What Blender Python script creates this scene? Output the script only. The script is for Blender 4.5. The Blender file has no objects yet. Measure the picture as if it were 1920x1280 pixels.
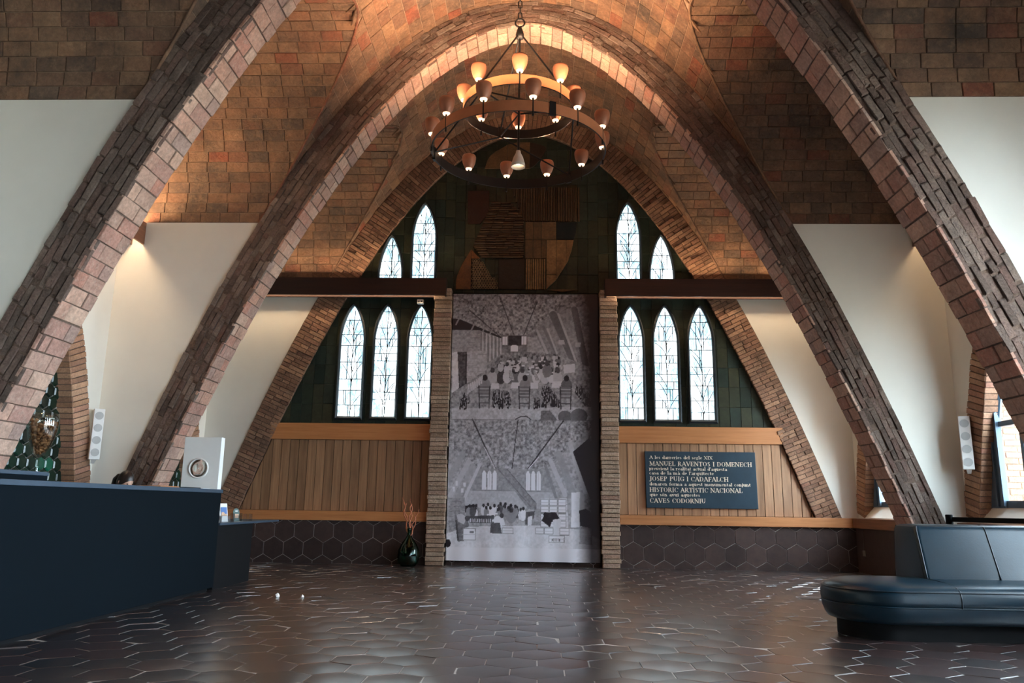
import bpy, bmesh, math, random
import numpy as np
from mathutils import Vector, Matrix
from mathutils.bvhtree import BVHTree

random.seed(7)
np.random.seed(7)
scene = bpy.context.scene
COL = scene.collection

# ------------------------------------------------------------------ camera
CAM = Vector((0.2143, 0.0, 1.0))
PITCH, YAW, ROLL, FPX = 0.2078, -0.0334, -0.0139, 1449.42
_fh = Vector((math.sin(YAW), math.cos(YAW), 0)); _r0 = Vector((math.cos(YAW), -math.sin(YAW), 0)); _z = Vector((0, 0, 1))
FWD = _fh * math.cos(PITCH) + _z * math.sin(PITCH)
_u0 = -_fh * math.sin(PITCH) + _z * math.cos(PITCH)
RIGHT = _r0 * math.cos(ROLL) - _u0 * math.sin(ROLL)
UP = _r0 * math.sin(ROLL) + _u0 * math.cos(ROLL)
cam_data = bpy.data.cameras.new('camera')
cam_data.sensor_width = 36.0
cam_data.lens = 36.0 * FPX / 1920.0
cam_data.clip_end = 200
cam = bpy.data.objects.new('camera', cam_data)
COL.objects.link(cam)
cam.matrix_world = Matrix(((RIGHT.x, UP.x, -FWD.x, CAM.x), (RIGHT.y, UP.y, -FWD.y, CAM.y), (RIGHT.z, UP.z, -FWD.z, CAM.z), (0, 0, 0, 1)))
scene.camera = cam

# ------------------------------------------------------------------ world and exposure
SKY_STRENGTH = 44.0
WINDOW_GLOW = 3.9       # daylit leaded panes of the end wall
LAMP = 1.3               # scale of all warm lamps
world = bpy.data.worlds.new('overcast_sky')
scene.world = world
world.use_nodes = True
_bg = world.node_tree.nodes['Background']
_bg.inputs[0].default_value = (0.68, 0.86, 1.0, 1)
_bg.inputs[1].default_value = SKY_STRENGTH
_sun = bpy.data.lights.new('sun', 'SUN'); _sun.energy = 45.0; _sun.angle = 0.02; _sun.color = (1.0, 0.95, 0.86)
sun = bpy.data.objects.new('sun', _sun); COL.objects.link(sun); sun.location = (8, -10, 30)
sun.rotation_euler = Vector((0.05, 0.55, -0.80)).to_track_quat('-Z', 'Y').to_euler()   # passes along the right side of the building
scene.view_settings.view_transform = 'Standard'
scene.view_settings.look = 'None'
scene.view_settings.exposure = 0.0
scene.view_settings.gamma = 1.0
scene.view_settings.use_curve_mapping = False
scene.cycles.max_bounces = 8
scene.cycles.diffuse_bounces = 4
scene.cycles.transparent_max_bounces = 8
scene.cycles.sample_clamp_indirect = 6.0

# ------------------------------------------------------------------ helpers
def S(r, g, b):
    f = lambda c: (c / 255 / 12.92) if c / 255 <= 0.04045 else ((c / 255 + 0.055) / 1.055) ** 2.4
    return (f(r), f(g), f(b), 1.0)

def nodes_of(name):
    m = bpy.data.materials.new(name)
    m.use_nodes = True
    nt = m.node_tree
    return m, nt, nt.nodes['Principled BSDF']

def N(nt, t, **kw):
    n = nt.nodes.new(t)
    for k, v in kw.items():
        setattr(n, k, v)
    return n

def ramp(nt, fac, stops):
    r = N(nt, 'ShaderNodeValToRGB')
    el = r.color_ramp.elements
    while len(el) < len(stops):
        el.new(0.5)
    for e, (p, c) in zip(el, stops):
        e.position = p
        e.color = c
    nt.links.new(fac, r.inputs[0])
    return r.outputs[0]

def piece_random(nt):
    oi = N(nt, 'ShaderNodeObjectInfo'); ge = N(nt, 'ShaderNodeNewGeometry')
    a = N(nt, 'ShaderNodeMath', operation='ADD'); f = N(nt, 'ShaderNodeMath', operation='FRACT')
    nt.links.new(oi.outputs['Random'], a.inputs[0]); nt.links.new(ge.outputs['Random Per Island'], a.inputs[1])
    nt.links.new(a.outputs[0], f.inputs[0])
    return f.outputs[0], ge.outputs['Position']

def noise(nt, pos, scale, detail=4.0, rough=0.6, stretch=None):
    if stretch:
        mp = N(nt, 'ShaderNodeMapping'); mp.inputs['Scale'].default_value = stretch
        nt.links.new(pos, mp.inputs[0]); pos = mp.outputs[0]
    n = N(nt, 'ShaderNodeTexNoise')
    n.inputs['Scale'].default_value = scale; n.inputs['Detail'].default_value = detail; n.inputs['Roughness'].default_value = rough
    nt.links.new(pos, n.inputs['Vector'])
    return n.outputs[0]

def mix(nt, kind, fac, a, b):
    m = N(nt, 'ShaderNodeMixRGB', blend_type=kind)
    for s, v in ((0, fac), (1, a), (2, b)):
        if hasattr(v, 'is_linked'):
            nt.links.new(v, m.inputs[s])
        else:
            m.inputs[s].default_value = v
    return m.outputs[0]

def bump(nt, bsdf, h, strength, dist):
    b = N(nt, 'ShaderNodeBump'); b.inputs['Strength'].default_value = strength; b.inputs['Distance'].default_value = dist
    nt.links.new(h, b.inputs['Height']); nt.links.new(b.outputs[0], bsdf.inputs['Normal'])

def masonry(name, colors, rough=0.85, stain=0.6, stain_col=(0.03, 0.024, 0.02, 1), nscale=5.0, bstr=0.7, bdist=0.012, fine=40.0, smear=0.0, smear_col=(0.32, 0.26, 0.21, 1)):
    m, nt, b = nodes_of(name)
    r, pos = piece_random(nt)
    n = len(colors)
    base = ramp(nt, r, [(i / (n - 1) if n > 1 else 0, c) for i, c in enumerate(colors)])
    big = noise(nt, pos, nscale, 5, 0.65)
    st = ramp(nt, big, [(0.42, (0, 0, 0, 1)), (0.72, (stain, stain, stain, 1))])
    c1 = mix(nt, 'MIX', st, base, stain_col)
    if smear:
        s1 = noise(nt, pos, nscale * 4.5, 6, 0.75)
        c1 = mix(nt, 'MIX', ramp(nt, s1, [(0.50, (0, 0, 0, 1)), (0.66, (smear, smear, smear, 1))]), c1, smear_col)
    sm = noise(nt, pos, fine, 4, 0.7)
    sv = ramp(nt, sm, [(0.3, (0.72, 0.72, 0.72, 1)), (0.7, (1.22, 1.2, 1.18, 1))])
    nt.links.new(mix(nt, 'MULTIPLY', 1.0, c1, sv), b.inputs['Base Color'])
    b.inputs['Roughness'].default_value = rough
    b.inputs['Specular IOR Level'].default_value = 0.25
    if bstr:
        bump(nt, b, noise(nt, pos, fine * 0.6, 6, 0.7), bstr, bdist)
    return m

def plain(name, col, rough=0.6, metal=0.0, var=0.12, nscale=6.0, bstr=0.0, spec=0.5, coat=0.0):
    m, nt, b = nodes_of(name)
    ge = N(nt, 'ShaderNodeNewGeometry')
    nz = noise(nt, ge.outputs['Position'], nscale, 4, 0.6)
    v = ramp(nt, nz, [(0.3, (1 - var, 1 - var, 1 - var, 1)), (0.7, (1 + var * 0.6, 1 + var * 0.6, 1 + var * 0.6, 1))])
    nt.links.new(mix(nt, 'MULTIPLY', 1.0, col, v), b.inputs['Base Color'])
    b.inputs['Roughness'].default_value = rough; b.inputs['Metallic'].default_value = metal
    b.inputs['Specular IOR Level'].default_value = spec
    b.inputs['Coat Weight'].default_value = coat
    if bstr:
        bump(nt, b, noise(nt, ge.outputs['Position'], nscale * 8, 4, 0.6), bstr, 0.004)
    return m

def wood(name, cols, axis='z', rough=0.5, grain=26.0):
    m, nt, b = nodes_of(name)
    r, pos = piece_random(nt)
    st = {'z': (1, 1, 0.05), 'x': (0.05, 1, 1), 'y': (1, 0.05, 1)}[axis]
    g = noise(nt, pos, grain, 5, 0.65, st)
    c = ramp(nt, g, [(0.3, cols[0]), (0.7, cols[1])])
    v = ramp(nt, r, [(0, (0.78, 0.76, 0.74, 1)), (1, (1.15, 1.12, 1.1, 1))])
    nt.links.new(mix(nt, 'MULTIPLY', 1.0, c, v), b.inputs['Base Color'])
    b.inputs['Roughness'].default_value = rough
    bump(nt, b, g, 0.25, 0.003)
    return m

def emitter(name, col, strength):
    m = bpy.data.materials.new(name); m.use_nodes = True
    nt = m.node_tree; nt.nodes.clear()
    e = N(nt, 'ShaderNodeEmission'); o = N(nt, 'ShaderNodeOutputMaterial')
    e.inputs[0].default_value = col; e.inputs[1].default_value = strength
    nt.links.new(e.outputs[0], o.inputs[0])
    return m

def clear_glass(name, col=(1, 1, 1, 1), gloss=0.12, rough=0.03, edge=0.5):
    m = bpy.data.materials.new(name); m.use_nodes = True
    nt = m.node_tree; nt.nodes.clear()
    t = N(nt, 'ShaderNodeBsdfTransparent'); g = N(nt, 'ShaderNodeBsdfGlossy'); x = N(nt, 'ShaderNodeMixShader'); o = N(nt, 'ShaderNodeOutputMaterial')
    t.inputs[0].default_value = col; g.inputs['Roughness'].default_value = rough
    f = N(nt, 'ShaderNodeLayerWeight'); f.inputs[0].default_value = 0.25
    a = N(nt, 'ShaderNodeMath', operation='MULTIPLY_ADD'); a.inputs[1].default_value = edge; a.inputs[2].default_value = gloss * 0.4
    nt.links.new(f.outputs['Fresnel'], a.inputs[0]); nt.links.new(a.outputs[0], x.inputs[0])
    nt.links.new(t.outputs[0], x.inputs[1]); nt.links.new(g.outputs[0], x.inputs[2]); nt.links.new(x.outputs[0], o.inputs[0])
    return m

def tag(o, label=None, cat=None, group=None, kind=None):
    if label: o['label'] = label
    if cat: o['category'] = cat
    if group: o['group'] = group
    if kind: o['kind'] = kind
    return o

def empty(name, loc=(0, 0, 0), rz=0.0, parent=None):
    o = bpy.data.objects.new(name, None)
    o.location = loc; o.rotation_euler = (0, 0, rz); o.empty_display_size = 0.1
    COL.objects.link(o)
    if parent: o.parent = parent
    return o

class MB:
    def __init__(self):
        self.v = []; self.f = []
    def add(self, vs, fs):
        k = len(self.v)
        self.v += [tuple(p) for p in vs]; self.f += [tuple(i + k for i in f) for f in fs]
        return self
    def box(self, x0, x1, y0, y1, z0, z1):
        return self.add([(x0, y0, z0), (x1, y0, z0), (x1, y1, z0), (x0, y1, z0), (x0, y0, z1), (x1, y0, z1), (x1, y1, z1), (x0, y1, z1)],
                        [(0, 3, 2, 1), (4, 5, 6, 7), (0, 1, 5, 4), (1, 2, 6, 5), (2, 3, 7, 6), (3, 0, 4, 7)])
    def tube(self, pts, r, n=8, cap=True):
        pts = [Vector(p) for p in pts]; rs = r if isinstance(r, (list, tuple)) else [r] * len(pts)
        k = len(self.v); ref = None
        for i, p in enumerate(pts):
            d = (pts[min(i + 1, len(pts) - 1)] - pts[max(i - 1, 0)]).normalized()
            if ref is None:
                ref = d.orthogonal().normalized()
            ref = (ref - d * ref.dot(d)).normalized(); b = d.cross(ref)
            for j in range(n):
                a = 2 * math.pi * j / n
                self.v.append(tuple(p + (ref * math.cos(a) + b * math.sin(a)) * rs[i]))
        for i in range(len(pts) - 1):
            for j in range(n):
                self.f.append((k + i * n + j, k + i * n + (j + 1) % n, k + (i + 1) * n + (j + 1) % n, k + (i + 1) * n + j))
        if cap:
            self.f.append(tuple(k + j for j in range(n))[::-1]); self.f.append(tuple(k + (len(pts) - 1) * n + j for j in range(n)))
        return self
    def lathe(self, prof, n=24, c=(0, 0, 0)):
        k = len(self.v)
        for r, z in prof:
            for j in range(n):
                a = 2 * math.pi * j / n
                self.v.append((c[0] + r * math.cos(a), c[1] + r * math.sin(a), c[2] + z))
        for i in range(len(prof) - 1):
            for j in range(n):
                self.f.append((k + i * n + j, k + i * n + (j + 1) % n, k + (i + 1) * n + (j + 1) % n, k + (i + 1) * n + j))
        return self
    def ringtube(self, c, R, r, n=24, m=8, axis='z'):
        k = len(self.v)
        for i in range(n):
            a = 2 * math.pi * i / n
            for j in range(m):
                b = 2 * math.pi * j / m
                p = ((R + r * math.cos(b)) * math.cos(a), (R + r * math.cos(b)) * math.sin(a), r * math.sin(b))
                if axis == 'y': p = (p[0], p[2], p[1])
                if axis == 'x': p = (p[2], p[0], p[1])
                self.v.append((c[0] + p[0], c[1] + p[1], c[2] + p[2]))
        for i in range(n):
            for j in range(m):
                self.f.append((k + i * m + j, k + ((i + 1) % n) * m + j, k + ((i + 1) % n) * m + (j + 1) % m, k + i * m + (j + 1) % m))
        return self
    def prism(self, poly, off):
        k = len(poly); off = Vector(off)
        return self.add([Vector(p) for p in poly] + [Vector(p) + off for p in poly],
                        [tuple(range(k))[::-1], tuple(range(k, 2 * k))] + [(i, (i + 1) % k, k + (i + 1) % k, k + i) for i in range(k)])
    def build(self, name, mat, parent=None, smooth=False, bevel=0.0, seg=2, loc=None):
        me = bpy.data.meshes.new(name)
        me.from_pydata(self.v, [], self.f)
        bm = bmesh.new(); bm.from_mesh(me)
        bmesh.ops.recalc_face_normals(bm, faces=bm.faces)
        if bevel:
            es = [e for e in bm.edges if len(e.link_faces) == 2 and e.calc_face_angle(0) > 0.5]
            bmesh.ops.bevel(bm, geom=es, offset=bevel, segments=seg, affect='EDGES', profile=0.6)
        bm.to_mesh(me); bm.free()
        if smooth:
            me.polygons.foreach_set('use_smooth', [True] * len(me.polygons))
            if bevel or smooth == 'auto':
                try: me.set_sharp_from_angle(angle=0.7)
                except Exception: pass
        if mat: me.materials.append(mat)
        o = bpy.data.objects.new(name, me); COL.objects.link(o)
        if parent: o.parent = parent
        if loc: o.location = loc
        return o

OV, OF = [], []            # occluders used only to rank which pieces show largest
def occ(mb_or_v, f=None):
    v, f = (mb_or_v.v, mb_or_v.f) if f is None else (mb_or_v, f)
    k = len(OV)
    OV.extend([Vector(p) for p in v]); OF.extend([tuple(i + k for i in q) for q in f])
BVH = None

def score(c, n, area):
    d = CAM - c; dist = d.length; d.normalize()
    co = n.dot(d)
    if co <= 0.02: return 0.0
    r = c - CAM; w = r.dot(FWD)
    if w < 0.3: return 0.0
    u = FPX * r.dot(RIGHT) / w; v = FPX * r.dot(UP) / w
    s = area * co / dist ** 2
    if abs(u) > 985 or abs(v) > 665: return s * 1e-6
    if BVH:
        h = BVH.ray_cast(c + n * 0.03, d)
        if h[0] is not None and h[3] < dist - 0.1: return s * 1e-5
    return s

def slab(poly, n, depth, bev, dome=0.0):
    c = sum(poly, Vector()) / len(poly); k = len(poly)
    top = []
    for p in poly:
        q = c - p; L = q.length
        top.append(p + q * min(0.3, bev * 1.5 / max(L, 1e-4)))
    vs = [p - n * depth for p in poly] + [p - n * bev for p in poly] + top
    fs = []
    for i in range(k):
        j = (i + 1) % k
        fs.append((i, j, k + j, k + i)); fs.append((k + i, k + j, 2 * k + j, 2 * k + i))
    if dome:
        tc = sum(top, Vector()) / k
        vs += [p.lerp(tc, 0.5) + n * dome * 0.75 for p in top] + [tc + n * dome]
        for i in range(k):
            j = (i + 1) % k
            fs.append((2 * k + i, 2 * k + j, 3 * k + j, 3 * k + i)); fs.append((3 * k + i, 3 * k + j, 4 * k))
    else:
        fs.append(tuple(2 * k + i for i in range(k)))
    return vs, fs

def sharpen(me, ring):
    """sharp edges round the domed top of a tile; ring flags the vertices of the rim"""
    ev = np.zeros(len(me.edges) * 2, dtype=np.int32); me.edges.foreach_get('vertices', ev); ev = ev.reshape(-1, 2)
    rg_ = np.array(ring, dtype=bool); at = me.attributes.get('sharp_edge') or me.attributes.new('sharp_edge', 'BOOLEAN', 'EDGE')
    at.data.foreach_set('value', rg_[ev[:, 0]] & rg_[ev[:, 1]])
_cache = {}
def emit(parent, name, pieces, mat, limit=300, restname=None, dome=0.0):
    """pieces: (poly, normal, depth, bevel). Those that show largest become parts, the rest one joined part."""
    rec = []
    for poly, n, dep, bev in pieces:
        poly = [Vector(p) for p in poly]; n = Vector(n).normalized()
        if len(poly) < 3: continue
        nn = Vector()
        for i in range(1, len(poly) - 1):
            nn += (poly[i] - poly[0]).cross(poly[i + 1] - poly[0])
        if nn.length < 2e-5: continue
        if nn.dot(n) < 0: poly = poly[::-1]
        c = sum(poly, Vector()) / len(poly)
        rec.append((score(c, n, nn.length / 2), poly, n, dep, bev, c))
    rec.sort(key=lambda r: -r[0])
    for sc, poly, n, dep, bev, c in rec[:limit]:
        ex = (poly[1] - poly[0]); ex = (ex - n * ex.dot(n)).normalized(); ey = n.cross(ex)
        M = Matrix((ex, ey, n)).transposed()
        Mi = M.transposed()
        loc = [Mi @ (p - c) for p in poly]
        key = (mat.name, round(dep, 3), round(bev, 4)) + tuple(round(x, 3) for p in loc for x in p)
        me = _cache.get(key)
        if me is None:
            vs, fs = slab(loc, Vector((0, 0, 1)), dep, bev, dome)
            me = bpy.data.meshes.new(name); me.from_pydata([tuple(v) for v in vs], [], fs); me.materials.append(mat)
            if dome:
                me.polygons.foreach_set('use_smooth', [min(f_) >= 2 * len(loc) for f_ in fs]); sharpen(me, [2 * len(loc) <= i_ < 3 * len(loc) for i_ in range(len(vs))])
            _cache[key] = me
        o = bpy.data.objects.new(name, me); COL.objects.link(o)
        o.parent = parent
        o.matrix_basis = Matrix.Translation(c) @ M.to_4x4()
    rest = rec[limit:]
    if rest:
        vs, fs, sm_, rim_ = [], [], [], []
        for sc, poly, n, dep, bev, c in rest:
            a, b = slab(poly, n, dep, bev, dome)
            sm_ += [dome > 0 and min(q) >= 2 * len(poly) for q in b]
            rim_ += [2 * len(poly) <= i_ < 3 * len(poly) for i_ in range(len(a))]
            k = len(vs); vs += [tuple(p) for p in a]; fs += [tuple(i + k for i in q) for q in b]
        me = bpy.data.meshes.new(restname or name + '_field'); me.from_pydata(vs, [], fs); me.materials.append(mat); me.polygons.foreach_set('use_smooth', sm_)
        if dome: sharpen(me, rim_)
        o = bpy.data.objects.new(restname or name + '_field', me); COL.objects.link(o); o.parent = parent
        o['kind'] = 'stuff'

def clip_poly(poly, a, b, c):
    """keep the part of a 2-D polygon where a*x + b*y + c >= 0"""
    out = []
    for i in range(len(poly)):
        p, q = poly[i], poly[(i + 1) % len(poly)]
        dp, dq = a * p[0] + b * p[1] + c, a * q[0] + b * q[1] + c
        if dp >= 0: out.append(p)
        if (dp >= 0) != (dq >= 0):
            t = dp / (dp - dq)
            out.append((p[0] + t * (q[0] - p[0]), p[1] + t * (q[1] - p[1])))
    return out

def J(a): return random.uniform(-a, a)

# ------------------------------------------------------------------ materials
M = {}
M['rib_brick'] = masonry('rib_brick', [S(116, 98, 89), S(90, 73, 65), S(140, 122, 111), S(108, 82, 73), S(127, 105, 95)], stain=0.55, nscale=3.0, fine=45, bstr=1.0, bdist=0.035, smear=0.45, smear_col=S(128, 110, 98))
M['end_brick'] = masonry('end_brick', [S(150, 112, 90), S(124, 93, 76), S(170, 132, 106), S(136, 98, 80)], stain=0.5, nscale=3.0, fine=50, bstr=0.9, bdist=0.025, smear=0.35, smear_col=S(150, 122, 98))
M['soffit_tile'] = masonry('soffit_tile', [S(186, 142, 122), S(168, 134, 120), S(200, 166, 146), S(178, 126, 109), S(162, 137, 127)], stain=0.45, stain_col=S(96, 74, 66), nscale=4.0, fine=30, bstr=0.8, bdist=0.02, smear=0.5, smear_col=S(184, 160, 144))
M['vault_tile'] = masonry('vault_tile', [S(118, 88, 68), S(98, 76, 62), S(128, 98, 75), S(112, 78, 60), S(90, 73, 62), S(122, 92, 71), S(106, 80, 64), S(118, 68, 52)], stain=0.85, nscale=1.9, fine=24, bstr=0.9, bdist=0.022, smear=0.4, smear_col=S(138, 112, 90))
M['mortar'] = masonry('mortar', [S(138, 116, 98), S(138, 116, 98)], stain=0.3, nscale=6, bstr=0.4)
M['dark_mortar'] = masonry('dark_mortar', [S(112, 92, 80), S(112, 92, 80)], stain=0.4, nscale=6, bstr=0.8, bdist=0.03)
M['deep_mortar'] = masonry('deep_mortar', [S(92, 72, 60), S(92, 72, 60)], stain=0.3, nscale=6, bstr=0.6)
M['pier_brick'] = masonry('pier_brick', [S(188, 158, 134), S(158, 130, 108), S(204, 178, 154), S(168, 132, 114)], stain=0.3, nscale=6, fine=50, bstr=1.0, bdist=0.03, smear=0.4, smear_col=S(176, 152, 128))
M['window_brick'] = masonry('window_brick', [S(170, 130, 100), S(140, 104, 84), S(182, 144, 116), S(160, 112, 94)], stain=0.3, nscale=5, fine=50, bstr=0.8, bdist=0.012)
M['plaster'] = plain('plaster', S(226, 221, 210), 0.85, var=0.05, nscale=1.2, bstr=0.08, spec=0.2)
M['green_tile'] = masonry('green_tile', [S(48, 57, 46), S(34, 46, 42), S(60, 62, 48), S(42, 56, 52), S(66, 66, 50)], rough=0.35, stain=0.4, stain_col=(0.006, 0.01, 0.009, 1), nscale=4, fine=18, bstr=0.12)
M['green_grout'] = plain('green_grout', S(38, 40, 34), 0.8)
M['floor_tile'] = masonry('floor_tile', [S(50, 33, 31), S(40, 30, 30), S(66, 36, 32), S(46, 33, 32), S(34, 26, 27)], rough=0.29, stain=0.35, stain_col=S(34, 29, 29), nscale=2.5, fine=10, bstr=0.10, bdist=0.008)
M['floor_tile'].node_tree.nodes['Principled BSDF'].inputs['Specular IOR Level'].default_value = 1.0
M['floor_tile'].node_tree.nodes['Principled BSDF'].inputs['Coat Weight'].default_value = 1.0
M['floor_tile'].node_tree.nodes['Principled BSDF'].inputs['IOR'].default_value = 1.75
M['floor_tile'].node_tree.nodes['Principled BSDF'].inputs['Coat Roughness'].default_value = 0.24
M['skirt_tile'] = masonry('skirt_tile', [S(72, 58, 55), S(62, 50, 48), S(80, 64, 60)], rough=0.4, stain=0.3, stain_col=S(46, 38, 37), nscale=2.5, fine=10, bstr=0.12)
M['grout'] = plain('grout', S(176, 168, 162), 0.4)
M['board'] = wood('board', (S(124, 90, 64), S(170, 130, 96)), 'z', 0.5)
M['band'] = wood('band', (S(170, 108, 62), S(196, 134, 84)), 'x', 0.45)
M['beam'] = wood('beam', (S(38, 20, 15), S(60, 33, 25)), 'x', 0.45)
M['beam_y'] = wood('beam_y', (S(86, 52, 36), S(124, 80, 56)), 'y', 0.45)
M['black_iron'] = plain('black_iron', S(30, 29, 30), 0.45, 0.6)
M['window_iron'] = plain('window_iron', S(24, 32, 38), 0.4, 0.2)
M['lead'] = plain('lead', S(40, 44, 48), 0.5, 0.3)
M['steel_blue'] = plain('steel_blue', S(84, 104, 122), 0.4, 0.2)
M['counter_blue'] = plain('counter_blue', S(4, 12, 18), 0.75, var=0.1, nscale=3, spec=0.08)
M['counter_edge'] = plain('counter_edge', S(48, 62, 76), 0.45)
M['black'] = plain('black', S(10, 10, 12), 0.7, spec=0.15)
M['white'] = plain('white', S(228, 226, 222), 0.5, var=0.03)
M['leather'] = plain('leather', S(6, 32, 44), 0.32, var=0.22, nscale=9, bstr=0.12, spec=0.4)
M['piping'] = plain('piping', S(12, 26, 34), 0.35)
M['clear'] = clear_glass('clear')
M['tinted'] = clear_glass('tinted', (0.50, 0.52, 0.53, 1))  # tint added to dim the overbright outdoors behind one window
M['goblet_glass'] = clear_glass('goblet_glass', (0.93, 0.95, 0.92, 1), 0.2, 0.02)
M['acrylic'] = clear_glass('acrylic', (0.95, 0.96, 0.97, 1), 0.15, 0.02)
M['green_glass'] = clear_glass('green_glass', (0.16, 0.46, 0.34, 1), 0.12, 0.03, 0.18)
M['lamp_strip'] = emitter('lamp_strip', (1.0, 0.70, 0.42, 1), 70 * LAMP)
M['trough_strip'] = emitter('trough_strip', (1.0, 0.72, 0.45, 1), 34 * LAMP)
M['dim_strip'] = emitter('dim_strip', (1.0, 0.70, 0.40, 1), 12 * LAMP)
M['up_strip'] = emitter('up_strip', (1.0, 0.70, 0.42, 1), 170 * LAMP)

# ------------------------------------------------------------------ hall geometry (metres)
BAY = 3.3155
Y1, Y2, Y3 = 6.632, 9.948, 13.261          # fronts of the three arches in view
ARCH_Y = [Y1 - 2 * BAY, Y1 - BAY, Y1, Y2, Y3]
TH = 0.44                                   # thickness of a rib
XW = 5.55                                   # side walls
ZS, RISE, EXPO = 4.75, 2.32, 1.85           # springing and shape of the lunettes
def z_in(x): return 7.755 - 0.36 * abs(x) ** 1.8735
def z_out(x): return 8.14 - 0.24 * abs(x) ** 2.0535
def x_out(z): return (max(8.14 - z, 0.0) / 0.24) ** (1 / 2.0535)
def x_in(z): return (max(7.755 - z, 0.0) / 0.36) ** (1 / 1.8735)
Y_BACK = -3.3

class Curve:
    """arc-length view of the inner line of a rib, from left foot to right foot"""
    def __init__(self, zmin=-0.2):
        x0 = x_in(zmin); xs = np.linspace(-x0, x0, 4001)
        zs = np.array([z_in(x) for x in xs])
        d = np.hypot(np.diff(xs), np.diff(zs)); self.s = np.concatenate([[0], np.cumsum(d)]); self.x = xs; self.z = zs; self.L = float(self.s[-1])
        tx = np.gradient(xs, self.s); tz = np.gradient(zs, self.s); self.nx = -tz; self.nz = tx
        h = np.zeros_like(xs)
        for i in range(0, len(xs), 20):
            lo, hi = 0.0, 1.0
            for _ in range(30):
                m = (lo + hi) / 2
                if z_out(xs[i] + self.nx[i] * m) > zs[i] + self.nz[i] * m: lo = m
                else: hi = m
            h[i] = lo
        idx = np.arange(0, len(xs), 20)
        self.h = np.interp(np.arange(len(xs)), idx, h[idx])
    def at(self, s, f=0.0, off=0.0):
        g = lambda a: float(np.interp(s, self.s, a))
        d = g(self.h) * f + off
        return g(self.x) + g(self.nx) * d, g(self.z) + g(self.nz) * d
    def nrm(self, s):
        return float(np.interp(s, self.s, self.nx)), float(np.interp(s, self.s, self.nz))
CV = Curve()

# ------------------------------------------------------------------ ribs: solid cores first (they also hide things when ranking)
def rib_core(y, thick=TH):
    mb = MB(); n = 120
    for i in range(n + 1):
        s = CV.L * i / n
        a = CV.at(s, 0, 0.014); b = CV.at(s, 1)
        mb.v += [(a[0], y + 0.014, a[1]), (b[0], y + 0.014, b[1]), (b[0], y + thick, b[1]), (a[0], y + thick, a[1])]
    for i in range(n):
        for j in range(4):
            mb.f.append((4 * i + j, 4 * i + (j + 1) % 4, 4 * i + 4 + (j + 1) % 4, 4 * i + 4 + j))
    mb.f += [(0, 1, 2, 3), (4 * n + 3, 4 * n + 2, 4 * n + 1, 4 * n)]
    return mb

arch_info = [
    ('brick parabolic arch spanning the hall behind the camera', None),
    ('brick parabolic arch overhead in front of the nearest visible one', None),
    ('nearest brick arch, its legs running out of the top corners of the picture', 'rib'),
    ('middle brick arch, its crown rising just behind the chandelier', 'rib'),
    ('farthest brick arch framing the end wall, of bricks set radially', 'end')]
arches = []
for y, (lab, kind) in zip(ARCH_Y, arch_info):
    root = empty('brick_arch' if kind else 'ceiling_rib', (0, 0, 0))
    if kind: tag(root, lab, 'arch')
    else: tag(root, kind='structure')
    core = rib_core(y, 0.44)
    core.build('core', {'rib': M['dark_mortar'], 'end': M['deep_mortar']}.get(kind, M['rib_brick']), root)
    if kind: occ(core)
    arches.append(root)

# plaster spandrels beside each arch
def spandrel(y, sg):
    mb = MB(); n = 40; zs = [-0.02 + (ZS + 0.02) * i / n for i in range(n + 1)]
    ya, yb = y + 0.03, y + TH - 0.03
    for z in zs:
        xi = min(x_out(z) - 0.10, XW - 0.02)
        mb.v += [(sg * xi, ya, z), (sg * (XW + 0.02), ya, z), (sg * (XW + 0.02), yb, z), (sg * xi, yb, z)]
    for i in range(n):
        for j in range(4):
            mb.f.append((4 * i + j, 4 * i + (j + 1) % 4, 4 * i + 4 + (j + 1) % 4, 4 * i + 4 + j))
    mb.f += [(0, 1, 2, 3), (4 * n, 4 * n + 1, 4 * n + 2, 4 * n + 3)]
    return mb
for k, y in enumerate(ARCH_Y):
    for sg in (-1, 1):
        mb = spandrel(y, sg); occ(mb)
        tag(mb.build('wall_spandrel', M['plaster']), kind='structure')

# ------------------------------------------------------------------ vault and lunettes
BAYS = [(Y_BACK, ARCH_Y[0])] + [(ARCH_Y[i], ARCH_Y[i + 1]) for i in range(4)]
def lun_t(z):
    q = (z - ZS) / RISE
    return (1 - min(max(q, 0), 1) ** EXPO) ** (1 / EXPO) if q < 1 else 0.0
def lun_z(t): return ZS + RISE * (1 - min(abs(t), 1) ** EXPO) ** (1 / EXPO)
LT = np.concatenate([1 - np.linspace(0, 1, 200) ** 2, []])
LT = np.concatenate([LT, -LT[::-1][1:]])           # t from 1 (far side) to -1 (near side)
xc_out = x_out(ZS + RISE)
# arc-length view of the barrel line
_bx = np.linspace(-x_out(ZS), x_out(ZS), 2001); _bz = np.array([z_out(x) for x in _bx])
_bs = np.concatenate([[0], np.cumsum(np.hypot(np.diff(_bx), np.diff(_bz)))]); _bs -= _bs[-1] / 2

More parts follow.
